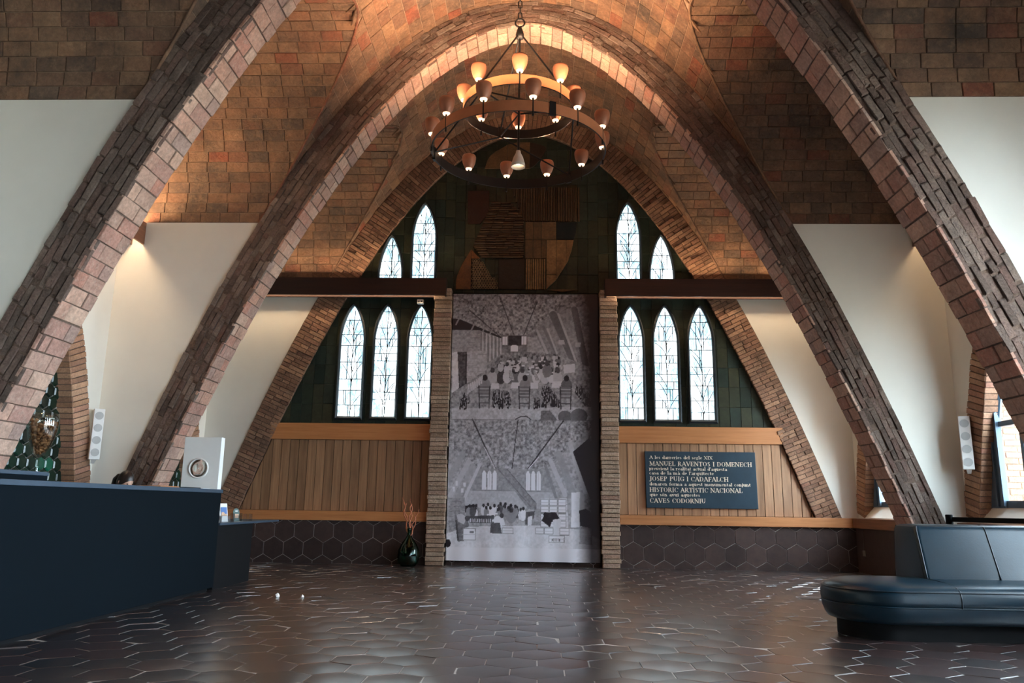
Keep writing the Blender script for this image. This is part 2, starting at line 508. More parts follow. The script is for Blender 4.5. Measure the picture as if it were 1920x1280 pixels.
ceilings = []
for bi, (ya, yb) in enumerate(BAYS):
    y0 = ya + (TH - 0.03 if bi else 0.0); y1 = yb + 0.03; m_ = (y0 + y1) / 2; a_ = (y1 - y0) / 2
    sh = MB(); B = 0.012          # backing of mortar, a little behind the tile faces
    # barrel
    prev = None; xo_ = x_out(ZS)
    bxs = sorted(set(list(np.linspace(-xo_, xo_, 97)) + [s_ * (xc_out + e_) for s_ in (-1, 1) for e_ in (-.004, -.0005, .0005, .002, .005, .01, .018, .03, .045, .06)]))
    for x in bxs:
        z = z_out(x) + B
        t = lun_t(z_out(x)); k = len(sh.v)
        sh.v += [(x, y0 - 0.3, z), (x, m_ - a_ * t, z), (x, m_ + a_ * t, z), (x, y1 + 0.3, z)]
        if prev is not None:
            sh.f += [(prev, prev + 1, k + 1, k), (prev + 2, prev + 3, k + 3, k + 2)]
        prev = k
    # lunettes
    for sg in (-1, 1):
        prev = None
        for t in LT[::8]:
            z = lun_z(t); k = len(sh.v)
            yy = m_ + a_ * t * (1 + B / a_); zz = z + (B if abs(t) < 0.999 else 0)
            sh.v += [(sg * (x_out(z) - 0.0), yy, zz), (sg * (XW + 0.01), yy, zz)]
            if prev is not None: sh.f.append((prev, prev + 1, k + 1, k))
            prev = k
    root = sh.build('ceiling_%d' % (bi + 1), M['mortar'] if bi >= 2 else M['vault_tile']); tag(root, kind='structure')
    ceilings.append((root, y0, y1, m_, a_))

# roof added unseen over the vaults to stop daylight leaking between the shells
rf = MB(); rf.box(-5.75, 5.75, Y_BACK - .1, 13.8, 8.45, 8.6); rf.box(-5.75, -5.60, Y_BACK - .1, 13.8, 4.7, 8.45); rf.box(5.60, 5.75, Y_BACK - .1, 13.8, 4.65, 8.45); rf.box(-5.75, 5.75, 13.6, 13.8, 0, 8.45); rf.box(-5.75, 5.75, Y_BACK - .1, Y_BACK - .02, 0, 8.45)
tag(rf.build('light_block_roof', plain('light_block_clay', S(130, 90, 70), .9)), kind='structure')

# ------------------------------------------------------------------ floor base, far wall base, side walls
fl = MB(); fl.add([(-7, Y_BACK, -0.003), (7, Y_BACK, -0.003), (7, 13.5, -0.003), (-7, 13.5, -0.003)], [(0, 1, 2, 3)])
floor = tag(fl.build('floor', M['grout']), kind='structure')

YE = 13.375
ew = MB(); pts = [(-XW - .05, 0)] + [(x, z_out(x) + 0.05) for x in np.linspace(-5.5, 5.5, 60)] + [(XW + .05, 0)]
ew.prism([(x, YE, z) for x, z in pts], (0, 0.2, 0))
wall_end = tag(ew.build('wall_end', M['green_grout']), kind='structure')
bw = MB(); bw.add([(-XW, Y_BACK, 0), (XW, Y_BACK, 0), (XW, Y_BACK, 8.3), (-XW, Y_BACK, 8.3)], [(0, 1, 2, 3)])
tag(bw.build('wall_back', M['rib_brick']), kind='structure')

WIN = {}          # height, spread and sill of the side windows: unseen right bays near the camera enlarged to admit more daylight
for _b in range(5):
    for _s in (-1, 1):
        WIN[_b, _s] = (4.55, 0.43, 0.04) if (_b < 3 and _s > 0) else (3.55, 0.526, 0.86)
X_GLASS = 5.72
for sg, nm in ((-1, 'left'), (1, 'right')):
    mb = MB()
    for bi, (root, y0, y1, m_, a_) in enumerate(ceilings):
        if (bi, sg) not in WIN or (sg < 0 and bi < 2): H_I = K_I = Z_SILL = HW = 0.0
        else:
            H_I, K_I, Z_SILL = WIN[bi, sg]; HW = math.sqrt(K_I * (H_I - Z_SILL))
        win_z = lambda dy: H_I - dy * dy / K_I
        ys = sorted(set([y0 - 0.19, y1 + 0.19] + list(np.linspace(y0, y1, 40)) + [m_ - HW, m_ + HW] + list(np.linspace(m_ - HW, m_ + HW, 33))))
        for p, q in zip(ys[:-1], ys[1:]):
            c = (p + q) / 2
            top = lambda y: lun_z(max(-1, min(1, (y - m_) / a_))) + 0.05
            if abs(c - m_) < HW:
                k = len(mb.v)
                mb.v += [(sg * XW, p, 0), (sg * XW, q, 0), (sg * XW, q, Z_SILL), (sg * XW, p, Z_SILL),
                         (sg * XW, p, win_z(p - m_)), (sg * XW, q, win_z(q - m_)), (sg * XW, q, top(q)), (sg * XW, p, top(p))]
                mb.f += [(k, k + 1, k + 2, k + 3), (k + 4, k + 5, k + 6, k + 7)]
            else:
                k = len(mb.v)
                mb.v += [(sg * XW, p, 0), (sg * XW, q, 0), (sg * XW, q, top(q)), (sg * XW, p, top(p))]
                mb.f.append((k, k + 1, k + 2, k + 3))
    occ(mb)
    tag(mb.build('wall_' + nm, M['plaster']), kind='structure')

# ------------------------------------------------------------------ big occluders used when ranking pieces
occ(MB().box(-4.25, -3.43, 1.0, 9.03, 0.0, 1.12)); occ(MB().box(2.8, 4.8, 6.35, 7.2, 0, 0.42)); occ(MB().box(3.45, 4.8, 6.85, 7.2, 0, 0.86))
BVH = BVHTree.FromPolygons(OV, OF)

# ------------------------------------------------------------------ floor tiles
HX = 0.333; HP = HX * math.sqrt(3) / 2; HR = HX / math.sqrt(3)
def hexpts(cx, cy, R):
    return [(cx + R * math.cos(math.radians(30 + 60 * k)), cy + R * math.sin(math.radians(30 + 60 * k))) for k in range(6)]
tiles = []
j = 0; y = 13.40
while y > Y_BACK:
    x = -5.6 + (HX / 2 if j % 2 else 0)
    while x < 5.7:
        poly = hexpts(x, y, HR - 0.0042)
        if y + HR > 13.21: poly = clip_poly(poly, 0, -1, 13.215)
        if len(poly) >= 3:
            tx, ty = random.gauss(0, 0.008), random.gauss(0, 0.011)
            n = Vector((tx, ty, 1)).normalized()
            tiles.append(([(p[0], p[1], -tx * (p[0] - x) - ty * (p[1] - y)) for p in poly], n, 0.012, 0.002))
        x += HX
    y -= HP; j += 1
emit(floor, 'hexagonal_tile', tiles, M['floor_tile'], dome=0.0038)

# ------------------------------------------------------------------ bricks on the ribs
def rib_front(y, root):
    ps = []; NC = 6
    for c in range(NC):
        s = random.uniform(0, 0.25)
        while s < CV.L - 0.05:
            L = random.choice((0.27, 0.28, 0.29, 0.14)) ; s1 = min(s + L, CV.L)
            f0, f1 = c / NC, (c + 1) / NC
            g = 0.007; h = float(np.interp((s + s1) / 2, CV.s, CV.h)); gf = g / h
            cs = [CV.at(s + g + J(.009), f0 + gf * (0.7 + J(.9))), CV.at(s1 - g + J(.009), f0 + gf * (0.7 + J(.9))), CV.at(s1 - g + J(.009), f1 - gf * (0.7 + J(.9))), CV.at(s + g + J(.009), f1 - gf * (0.7 + J(.9)))]
            if min(q[1] for q in cs) > -0.12:
                d = random.uniform(-0.014, 0.012); tl = J(0.008)
                ps.append(([(q[0], y + d + (tl if i in (1, 2) else -tl), q[1]) for i, q in enumerate(cs)], (0, -1, 0), 0.04, 0.009))
            s = s1
    emit(root, 'brick', ps, M['rib_brick'], 300, 'brick_field')

def rib_soffit(y, root, width=TH):
    ps = []; s = 0.05; r = 0
    while s < CV.L - 0.1:
        L = random.uniform(0.15, 0.175); s1 = s + L; g = 0.006
        w = width * random.uniform(0.62, 0.68)
        cuts = [0, w, width] if r % 2 else [0, width - w, width]
        nx, nz = CV.nrm((s + s1) / 2)
        for a, b in zip(cuts[:-1], cuts[1:]):
            d = random.uniform(-0.006, 0.010)
            c = [CV.at(s + g + J(.003), 0, d), CV.at(s1 - g + J(.003), 0, d)]
            if min(c[0][1], c[1][1]) < -0.1: continue
            ya = y + a + (g if a else -0.004); yb = y + b - (g if b < width else 0)
            ps.append(([(c[0][0], ya, c[0][1]), (c[1][0], ya, c[1][1]), (c[1][0], yb, c[1][1]), (c[0][0], yb, c[0][1])], (-nx, 0, -nz), 0.03, 0.005))
        s = s1; r += 1
    emit(root, 'soffit_tile', ps, M['soffit_tile'], 300, 'soffit_tile_field')

def rib_radial(y, root):
    ps = []; s = 0.05; r = 0
    while s < CV.L - 0.1:
        L = random.uniform(0.060, 0.074); s1 = s + L; g = 0.0055
        c = random.uniform(0.60, 0.70) if r % 2 else random.uniform(0.30, 0.40)
        if r % 5 == 4: cuts = [0, 0.33, 0.66, 1]
        else: cuts = [0, c, 1]
        for a, b in zip(cuts[:-1], cuts[1:]):
            cs = [CV.at(s + g, a + (.012 if a else J(.02))), CV.at(s1 - g, a + (.012 if a else J(.02))), CV.at(s1 - g, b - .012), CV.at(s + g, b - .012)]
            if min(q[1] for q in cs) < -0.1: continue
            d = random.uniform(-0.014, 0.012)
            ps.append(([(q[0], y + d, q[1]) for q in cs], (0, -1, 0), 0.035, 0.005))
        s = s1; r += 1
    emit(root, 'brick', ps, M['end_brick'], 300, 'brick_field')

for k in (2, 3):
    rib_front(ARCH_Y[k], arches[k]); rib_soffit(ARCH_Y[k], arches[k])
rib_radial(Y3, arches[4])

# ------------------------------------------------------------------ tiles of vault and lunettes
for bi in (2, 3, 4):
    root, y0, y1, m_, a_ = ceilings[bi]
    ps = []
    # lunettes: level courses
    ly = m_ + a_ * LT; lz = np.array([lun_z(t) for t in LT])
    ls = np.concatenate([[0], np.cumsum(np.hypot(np.diff(ly), np.diff(lz)))])
    for sg in (-1, 1):
        s = 0.004; row = 0
        while s < ls[-1] * 0.62:
            L = random.uniform(0.138, 0.152); s1 = s + L; g = 0.004
            off = random.uniform(-0.03, 0.03) + (0.02 * (row % 3))
            x = XW - off
            pa = [(float(np.interp(q, ls, ly)), float(np.interp(q, ls, lz))) for q in (s + g, s1 - g)]
            tv = Vector((0, pa[1][0] - pa[0][0], pa[1][1] - pa[0][1])).normalized()
            nv = Vector((0, -tv.z, tv.y))
            if nv.dot(Vector((0, m_ - pa[0][0], ZS - pa[0][1] - 0.3))) < 0: nv = -nv
            while x > 1.9:
                w = random.uniform(0.27, 0.30); xa, xb = x - w, x
                lo = [max(xa + g, x_out(p[1]) + 0.002) for p in pa]; hi = [min(xb - g, XW)] * 2
                if max(hi[0] - lo[0], hi[1] - lo[1]) > 0.03:
                    lo = [min(l, h - 0.004) for l, h in zip(lo, hi)]
                    d = random.uniform(-0.003, 0.005)
                    poly = [(sg * lo[0], pa[0][0], pa[0][1]), (sg * hi[0], pa[0][0], pa[0][1]), (sg * hi[1], pa[1][0], pa[1][1]), (sg * lo[1], pa[1][0], pa[1][1])]
                    ps.append(([Vector(p) + nv * (d + J(.0015)) for p in poly], nv, 0.02, 0.004))
                x -= w
            s = s1; row += 1
    # barrel: courses along the hall
    s = _bs[0]; row = 0
    while s < _bs[-1] - 0.01:
        L = random.uniform(0.19, 0.21); s1 = min(s + L, _bs[-1]); g = 0.004
        q = [(float(np.interp(v, _bs, _bx)), float(np.interp(v, _bs, _bz))) for v in (s + g, s1 - g)]
        tv = Vector((q[1][0] - q[0][0], 0, q[1][1] - q[0][1])).normalized(); nv = Vector((tv.z, 0, -tv.x))
        if nv.z > 0: nv = -nv
        ts = [lun_t(p[1]) for p in q]
        yy = y0 - random.uniform(0, 0.28)
        while yy < y1:
            w = random.uniform(0.27, 0.30)
            for side in (-1, 1):
                if side == -1:
                    lo = [max(yy + g, y0 - 0.03)] * 2; hi = [min(yy + w - g, m_ - a_ * t - 0.002) for t in ts]
                else:
                    lo = [max(yy + g, m_ + a_ * t + 0.002) for t in ts]; hi = [min(yy + w - g, y1)] * 2
                if max(ts) < 1e-6:
                    if side == 1: continue
                    hi = [min(yy + w - g, y1)] * 2
                if max(h - l for h, l in zip(hi, lo)) < 0.02: continue
                hi = [max(h, l + 0.003) for h, l in zip(hi, lo)] if side == -1 else hi
                lo = [min(l, h - 0.003) for h, l in zip(hi, lo)] if side == 1 else lo
                d = random.uniform(-0.003, 0.005)
                poly = [(q[0][0], lo[0], q[0][1]), (q[1][0], lo[1], q[1][1]), (q[1][0], hi[1], q[1][1]), (q[0][0], hi[0], q[0][1])]
                ps.append(([Vector(p) + nv * (d + J(.0015)) for p in poly], nv, 0.02, 0.004))
            yy += w
        s = s1; row += 1
    emit(root, 'vault_tile', ps, M['vault_tile'], 300, 'vault_tile_field')
    for sg in (-1, 1):
        MB().tube([(sg * x_out(lun_z(t)), m_ + a_ * t, lun_z(t)) for t in LT[::6]], .017, 6).build('groin_fillet', M['vault_tile'], root, smooth=True)

# ------------------------------------------------------------------ side windows
def parab(sn, K, H, m_, n=60):
    hw = math.sqrt(K * (H - Z_SILL))
    return [(m_ - hw + 2 * hw * i / n, H - (-hw + 2 * hw * i / n) ** 2 / K) for i in range(n + 1)]
bottle_m, _nt, _b = nodes_of('bottle_green')
_r, _p = piece_random(_nt)
_nt.links.new(ramp(_nt, _r, [(0, S(10, 24, 19)), (0.5, S(17, 37, 26)), (0.85, S(14, 48, 36)), (1, S(12, 80, 60))]), _b.inputs['Base Color'])
_b.inputs['Roughness'].default_value = 0.3; _b.inputs['Coat Weight'].default_value = 0.1
bump(_nt, _b, noise(_nt, _p, 9, 3, 0.5, (1, 1, 6)), 0.35, 0.01)
wn = 0
for bi, (root, y0, y1, m_, a_) in enumerate(ceilings):
    for sg in (-1, 1):
        if bi < 2 and sg < 0: continue
        H_I, K_I, Z_SILL = WIN[bi, sg]; HW = math.sqrt(K_I * (H_I - Z_SILL)); win_z = lambda dy: H_I - dy * dy / K_I
        wn += 1
        shown = bi >= 3
        w = empty('window_%d' % wn, (0, 0, 0)); tag(w, kind='structure')
        inner = parab(sg, K_I, H_I, m_)
        rv = MB()                                             # reveal
        for i, (y, z) in enumerate(inner):
            rv.v += [(sg * (XW - 0.005), y, z), (sg * (X_GLASS + 0.06), y, z)]
            if i: rv.f.append((2 * i - 2, 2 * i - 1, 2 * i + 1, 2 * i))
        rv.build('reveal', M['dark_mortar'] if shown else M['window_brick'], w)
        sill = MB(); hw = HW; SL = 0.2 if Z_SILL > .5 else 0.02
        sill.prism([(sg * (XW - 0.01), m_ - hw, Z_SILL - .06), (sg * (XW - 0.01), m_ - hw, Z_SILL + .01), (sg * (X_GLASS - .02), m_ - hw, Z_SILL + SL), (sg * (X_GLASS + .06), m_ - hw, Z_SILL + SL), (sg * (X_GLASS + .06), m_ - hw, Z_SILL - .06)], (0, 2 * hw, 0))
        sill.build('window_sill', M['plaster'], w)
        if shown:
            ps = []
            # arc length along the inner line
            ys = np.linspace(-HW, HW, 801); zs = H_I - ys ** 2 / K_I
            ss = np.concatenate([[0], np.cumsum(np.hypot(np.diff(ys), np.diff(zs)))])
            s = 0.0
            while s < ss[-1] - 0.02:
                L = random.uniform(0.066, 0.078); s1 = min(s + L, ss[-1]); g = 0.005
                P = [(float(np.interp(v, ss, ys)), float(np.interp(v, ss, zs))) for v in (s + g, s1 - g)]
                t = Vector((P[1][0] - P[0][0], P[1][1] - P[0][1])).normalized(); nn = Vector((-t.y, t.x))
                if nn.y < 0: nn = -nn
                wd = 0.34 + J(0.006)
                Q = [(p[0] + nn.x * wd, p[1] + nn.y * wd) for p in P]
                lim = a_ - 0.005
                Q = [(max(-lim, min(lim, p[0])), p[1]) for p in Q]
                d = random.uniform(0.012, 0.026)
                ps.append(([(sg * (XW - d), m_ + p[0], p[1]) for p in (P[0], P[1], Q[1], Q[0])], (-sg, 0, 0), 0.05, 0.006))
                cuts = [XW - 0.02, X_GLASS + .05]
                for a, b in zip(cuts[:-1], cuts[1:]):
                    e = random.uniform(0.006, 0.016)
                    ps.append(([(sg * (a + .004), m_ + P[0][0] - nn.x * e, P[0][1] - nn.y * e), (sg * (b - .004), m_ + P[0][0] - nn.x * e, P[0][1] - nn.y * e),
                                (sg * (b - .004), m_ + P[1][0] - nn.x * e, P[1][1] - nn.y * e), (sg * (a + .004), m_ + P[1][0] - nn.x * e, P[1][1] - nn.y * e)], (0, -nn.x, -nn.y), 0.03, 0.005))
                s = s1
            emit(w, 'brick', ps, M['window_brick'], 300, 'brick_field')
            mr = MB()
            for i, (y, z) in enumerate(inner):
                a_in = Vector((y, z)); q0 = Vector(inner[max(i - 1, 0)]); q1 = Vector(inner[min(i + 1, len(inner) - 1)]); t = (q1 - q0).normalized()
                ou = a_in + Vector((-t.y, t.x)) * .338
                ou.x = max(m_ - a_ + .002, min(m_ + a_ - .002, ou.x))
                mr.v += [(sg * (XW - .006), a_in.x, a_in.y), (sg * (XW - .006), ou.x, ou.y)]
                if i: mr.f.append((2 * i - 2, 2 * i - 1, 2 * i + 1, 2 * i))
            mr.build('mortar_bed', M['dark_mortar'], w)
        if sg == -1:
            # bottle glass honeycomb closing the left windows
            bk = MB(); bk.add([(-X_GLASS - .02, y, max(z, Z_SILL)) for y, z in inner] + [(-X_GLASS - .02, m_ + HW, Z_SILL - .1), (-X_GLASS - .02, m_ - HW, Z_SILL - .1)], [tuple(range(len(inner) + 2))])
            bk.build('honeycomb_mortar', M['grout'], w)
            if shown:
                hs = []; W_ = 0.17; R_ = W_ / math.sqrt(3); zz = Z_SILL + 0.1; rr = 0
                while zz < H_I:
                    yy = m_ - 1.3 + (W_ / 2 if rr % 2 else 0)
                    while yy < m_ + 1.3:
                        if abs(yy - m_) < math.sqrt(max(K_I * (H_I - zz), 0)) + 0.03:
                            hs.append(([(-X_GLASS + 0.015, yy + (R_ - .008) * math.cos(math.radians(30 + 60 * k)), zz + (R_ - .008) * math.sin(math.radians(30 + 60 * k))) for k in range(6)], Vector((1, J(.06), J(.06))), 0.02, 0.012))
                        yy += W_
                    zz += W_ * 0.866; rr += 1
                emit(w, 'bottle_base', hs, bottle_m, 300)
        else:
            gl = MB(); gl.add([(X_GLASS, y, z) for y, z in inner], [tuple(range(len(inner)))]); gl.build('pane', M['tinted'] if bi == 3 else M['clear'], w)
            fr = MB()
            fr.tube([(X_GLASS + .0, y, z) for y, z in inner], 0.03, 6)
            fr.box(X_GLASS - .04, X_GLASS + .04, m_ - HW, m_ + HW, Z_SILL + SL - .02, Z_SILL + SL + .06)
            for dy in (-0.42, 0.42):
                fr.box(X_GLASS - .04, X_GLASS + .04, m_ + dy - .03, m_ + dy + .03, Z_SILL + SL - .02, win_z(dy))
            fr.box(X_GLASS - .04, X_GLASS + .04, m_ - HW * .7, m_ + HW * .7, 1.98, 2.04)
            fr.build('window_frame', M['steel_blue'], w)
            st = MB(); zz_ = np.linspace(Z_SILL + SL - .02, win_z(HW - .34), 16); ed = [m_ + math.sqrt(K_I * (H_I - v)) for v in zz_]
            st.prism([(X_GLASS - .05, m_ + HW - .34, zz_[0])] + [(X_GLASS - .05, e_, v) for e_, v in zip(ed, zz_)], (.05, 0, 0))
            st.build('steel_panel', M['steel_blue'], w)
            MB().box(X_GLASS - .075, X_GLASS - .045, m_ + HW - .36, m_ + HW - .32, Z_SILL + SL, win_z(HW - .33)).box(X_GLASS - .075, X_GLASS - .045, m_ + HW - .24, m_ + HW - .215, Z_SILL + SL, win_z(HW - .24)).build('steel_post', M['steel_blue'], w)
            pl = bpy.data.lights.new('daylight_portal', 'AREA'); pl.shape = 'RECTANGLE'; pl.size = H_I - Z_SILL; pl.size_y = 2 * HW
            pl.cycles.is_portal = True
            po = bpy.data.objects.new('daylight_portal', pl); COL.objects.link(po); po.location = (X_GLASS + .17, m_, (H_I + Z_SILL) / 2); po.rotation_euler = (0, math.radians(90), 0)

# outside: ground and brick buttresses along the right side
g = MB(); g.box(5.78, 30, -12, 22, -0.3, -0.02)
tag(g.build('ground_outside', plain('gravel', S(190, 184, 172), 0.9)), kind='structure')
for k, y in enumerate(ARCH_Y):
    if k >= 3:
        b = empty('buttress', (6.35, y + .25, 0)); tag(b, ['', '', '', 'brick buttress seen outside through the window right of the sofa', 'brick buttress outside beyond the end of the hall'][k], 'buttress')
        MB().box(-.42, .42, -.3, .34, -.02, 4.2).build('core', M['mortar'], b)
        ps = []
        z = 0.0; r = 0
        while z < 4.1:
            xs = [-.44, -.15, .14, .44] if r % 2 else [-.44, -.30, 0, .30, .44]
            for a, c in zip(xs[:-1], xs[1:]):
                ps.append(([(a + .005, -.31, z + .004), (c - .005, -.31, z + .004), (c - .005, -.31, z + .068), (a + .005, -.31, z + .068)], (0, -1, 0), 0.02, 0.004))
            ps.append(([(-.43, -.30, z + .004), (-.43, .0, z + .004), (-.43, .0, z + .068), (-.43, -.30, z + .068)], (-1, 0, 0), 0.02, 0.004))
            z += 0.075; r += 1
        sv = CAM.copy(); emit(b, 'brick', ps, M['window_brick'], 300)

# ------------------------------------------------------------------ end wall: green tiles
ps = []
TW, THT = 0.186, 0.345
for sg in (-1, 1):
    z = 2.34
    while z < 7.6:
        x = 1.30
        while x < 4.6:
            poly = [(x + .003, z + .003), (x + TW - .003, z + .003), (x + TW - .003, z + THT - .003), (x + .003, z + THT - .003)]
            # cut along the chord of the arch where it crosses the tile
            xa, xb = x_in(z) + 0.03, x_in(z + THT) + 0.03
            nx, nz, = -(THT), -(xa - xb); cc = -(nx * xa + nz * z)
            poly = clip_poly(poly, nx, nz, cc)
            if len(poly) >= 3:
                d = random.uniform(0, .004)
                ps.append(([(sg * p[0], YE - .012 - d, p[1]) for p in poly], (J(.01), -1, J(.01)), 0.012, 0.003))
            x += TW
        z += THT
z = 4.70
while z < 7.7:
    for i in range(-7, 7):
        x = i * TW
        poly = [(x + .003, z + .003), (x + TW - .003, z + .003), (x + TW - .003, z + THT - .003), (x + .003, z + THT - .003)]
        if z + THT > 7.2:
            s_ = 1 if x >= 0 else -1
            zz = min(z_in(x), z_in(x + TW)) + .02
            poly = clip_poly(poly, 0, -1, zz)
        if len(poly) >= 3:
            ps.append(([(p[0], YE - .012 - random.uniform(0, .004), p[1]) for p in poly], (0, -1, 0), 0.012, 0.003))
    z += THT
emit(wall_end, 'glazed_tile', ps, M['green_tile'])

# ------------------------------------------------------------------ hexagon skirting, sills, wood bands, boards
def skirting(x0, x1, name):
    root = MB().box(x0, x1, 13.228, 13.40, 0, 0.70).build(name, M['grout']); tag(root, kind='structure')
    ps = []; r = 0; z = -0.05
    while z < 0.9:
        x = -6 + (HX / 2 if r % 2 else 0)
        while x < 6:
            poly = hexpts(x, z, HR - 0.004)
            for a, b, c in ((1, 0, -x0), (-1, 0, x1), (0, 1, -0.002), (0, -1, 0.695)):
                poly = clip_poly(poly, a, b, c)
                if len(poly) < 3: break
            if len(poly) >= 3:
                ps.append(([(p[0], 13.22, p[1]) for p in poly], (J(.012), -1, J(.012)), 0.012, 0.003))
            x += HX
        z += HP; r += 1
    emit(root, 'hexagonal_tile', ps, M['skirt_tile'])
skirting(-5.5, -1.60, 'baseboard_end_left'); skirting(1.60, 5.5, 'baseboard_end_right')
# a strip of skirting under the banner
skirting(-1.28, 1.28, 'baseboard_end_centre')
for sg, nm in ((-1, 'left'), (1, 'right')):
    for k in range(2, 5):
        ya, yb = (ARCH_Y[k - 1] + TH, ARCH_Y[k])
        t = MB().box(min(sg * 5.46, sg * 5.55), max(sg * 5.46, sg * 5.55), ya + .0, yb + .0, 0.0, 0.70)
        tag(t.build('baseboard_' + nm, M['skirt_tile']), kind='structure')
tn = 0
def trim(mb, mat):
    global tn
    tn += 1
    return tag(mb.build('trim_%d' % tn, mat, bevel=0.006), kind='structure')
trim(MB().box(1.60, 5.46, 13.17, 13.38, 0.70, 0.855), M['band'])
trim(MB().box(-5.46, -1.60, 13.17, 13.38, 0.70, 0.855), M['band'])
for sg in (-1, 1):
    for k in range(2, 5):
        a, b = sorted((sg * 5.40, sg * 5.58))
        trim(MB().box(a, b, ARCH_Y[k - 1] + TH, ARCH_Y[k] - (0.09 if k == 4 else 0), 0.70, 0.855), M['beam_y'])
    a, b = sorted((sg * 1.60, sg * (x_in(2.06) + .02)))
    trim(MB().box(a, b, 13.27, 13.38, 2.055, 2.335), M['band'])

pan = {}
for sg, nm in ((-1, 'left'), (1, 'right')):
    a, b = sorted((sg * 1.60, sg * 4.84))
    root = tag(MB().box(a, b, 13.36, 13.374, 0.855, 1.0).build('wall_panelling_' + nm, M['black']), kind='structure')
    ps = []; x = 1.605
    while x < 4.85:
        w = 0.152
        poly = [(x + .004, .857), (x + w - .004, .857), (x + w - .004, 2.053), (x + .004, 2.053)]
        za, zb = .857, 2.053; xa, xb = x_in(za), x_in(zb)
        poly = clip_poly(poly, -(zb - za), -(xa - xb), (zb - za) * xa + (xa - xb) * za)
        if len(poly) >= 3:
            ps.append(([(sg * p[0], 13.325 + J(.002), p[1]) for p in poly], (0, -1, 0), 0.04, 0.005))
        x += w
    emit(root, 'board', ps, M['board'])

# ------------------------------------------------------------------ brick piers beside the banner
for sg, lab in ((-1, 'slim brick pier on the left edge of the hanging photo banner'), (1, 'slim brick pier on the right edge of the hanging photo banner')):
    r = empty('brick_pier', (sg * 1.445, 13.2, 0)); tag(r, lab, 'pier')
    MB().box(-.145, .145, -.095, .17, 0, 4.68).build('core', M['dark_mortar'], r)
    ps = []; z = 0.004
    while z < 4.66:
        h = random.uniform(0.066, 0.078)
        d = random.uniform(-.018, .012); e = [J(.012) for _ in range(4)]
        ps.append(([(-.152 + e[0], -.125 + d, z + .006), (.152 + e[1], -.125 + d, z + .006), (.152 + e[1], -.125 + d, z + h - .004), (-.152 + e[0], -.125 + d, z + h - .004)], (0, -1, 0), 0.28, 0.008))
        z += h
    emit(r, 'brick', ps, M['pier_brick'])

# ------------------------------------------------------------------ light beams across the end wall
for sg, lab in ((-1, 'dark wooden light beam across the left half of the end wall'), (1, 'dark wooden light beam across the right half of the end wall')):
    xi, xo = 1.38, 5.5
    r = empty('light_beam', (sg * (xi + xo) / 2, 13.05, 4.55)); tag(r, lab, 'beam')
    L = (xo - xi) / 2
    MB().box(-L, L, -.10, -.06, 0, .31).box(-L, L, .06, .10, 0, .31).box(-L, L, -.06, .06, .13, .18).box(-L, -L + .03, -.06, .06, 0, .31).box(L - .03, L, -.06, .06, 0, .31).build('trough', M['beam'], r, bevel=0.004)
    MB().box(-L + .15, L - .15, -.025, .025, .19, .215).build('lamp_strip', M['lamp_strip'], r)
    MB().box(-L + .15, L - .15, -.025, .025, .095, .12).build('lamp_strip', M['trough_strip'], r)
# light troughs along the side walls of the bay in front of the middle arch and the last bay
trough_lab = {(-1, 3): 'wooden light trough on the left wall between nearest and middle arch', (1, 3): 'wooden light trough on the right wall between nearest and middle arch'}
for (sg, bi), lab in trough_lab.items():
    root, y0, y1, m_, a_ = ceilings[bi]
    r = empty('light_trough', (sg * 5.30, m_, 4.43)); tag(r, lab, 'beam')
    L = a_ - .004
    MB().box(-.10, -.07, -L, L, 0, .31).box(.07, .10, -L, L, 0, .31).box(-.07, .07, -L, L, .13, .18).build('trough', M['beam_y'], r, bevel=0.004)
    MB().box(-.025, .025, -L + .2, L - .1, .095, .12).build('lamp_strip', M['trough_strip'] if sg < 0 else M['dim_strip'], r)
    if sg < 0: MB().box(-.025, .025, -L + .2, L - .1, .275, .30).build('lamp_strip', M['up_strip'], r)

# ------------------------------------------------------------------ lancet windows with leaded panes
pane_m = bpy.data.materials.new('leaded_pane'); pane_m.use_nodes = True
nt = pane_m.node_tree; b = nt.nodes['Principled BSDF']
r_, pos_ = piece_random(nt)
c_ = ramp(nt, r_, [(0, (0.74, 0.90, 1.0, 1)), (0.35, (0.90, 0.98, 1.0, 1)), (0.7, (0.78, 0.94, 0.97, 1)), (1, (0.94, 0.98, 1, 1))])
l_ = noise(nt, pos_, 5.0, 4, 0.6, (1, 1, 0.35))
lc = ramp(nt, l_, [(0.40, (1, 1, 1, 1)), (0.56, (0.16, 0.26, 0.31, 1)), (0.64, (0.95, 1, 1, 1))])
b.inputs['Base Color'].default_value = (0.05, 0.06, 0.07, 1); b.inputs['Roughness'].default_value = 0.2
nt.links.new(mix(nt, 'MULTIPLY', 1.0, c_, lc), b.inputs['Emission Color']); b.inputs['Emission Strength'].default_value = WINDOW_GLOW

def lancet(cx, z0, z1, hw, seed, sag=0.75):
    """outline of a pointed window"""
    hs = z1 - hw * 4.2 * sag if (z1 - z0) > 1.2 else z0 + (z1 - z0) * 0.25
    H = z1 - hs
    def half(z):
        if z <= hs: return hw
        q = (z - hs) / H
        return hw * max(0.0, (1 - q ** 1.75)) ** 0.80
    return half, hs
def lancet_outline(cx, z0, z1, half, hs, grow=0.0, n=18):
    zs = [z0] + [hs + (z1 - hs) * (i / n) ** 0.75 for i in range(n + 1)]
    L = [(-half(z), z) for z in zs]; R = [(half(z), z) for z in zs[::-1]][1:]
    out = L + R
    res = []
    for i, p in enumerate(out):
        if grow == 0: res.append((cx + p[0], p[1])); continue
        q0 = out[max(i - 1, 0)]; q1 = out[min(i + 1, len(out) - 1)]
        t = Vector((q1[0] - q0[0], q1[1] - q0[1])).normalized(); nn = Vector((-t.y, t.x))
        res.append((cx + p[0] + nn.x * grow, p[1] + nn.y * grow))
    return res
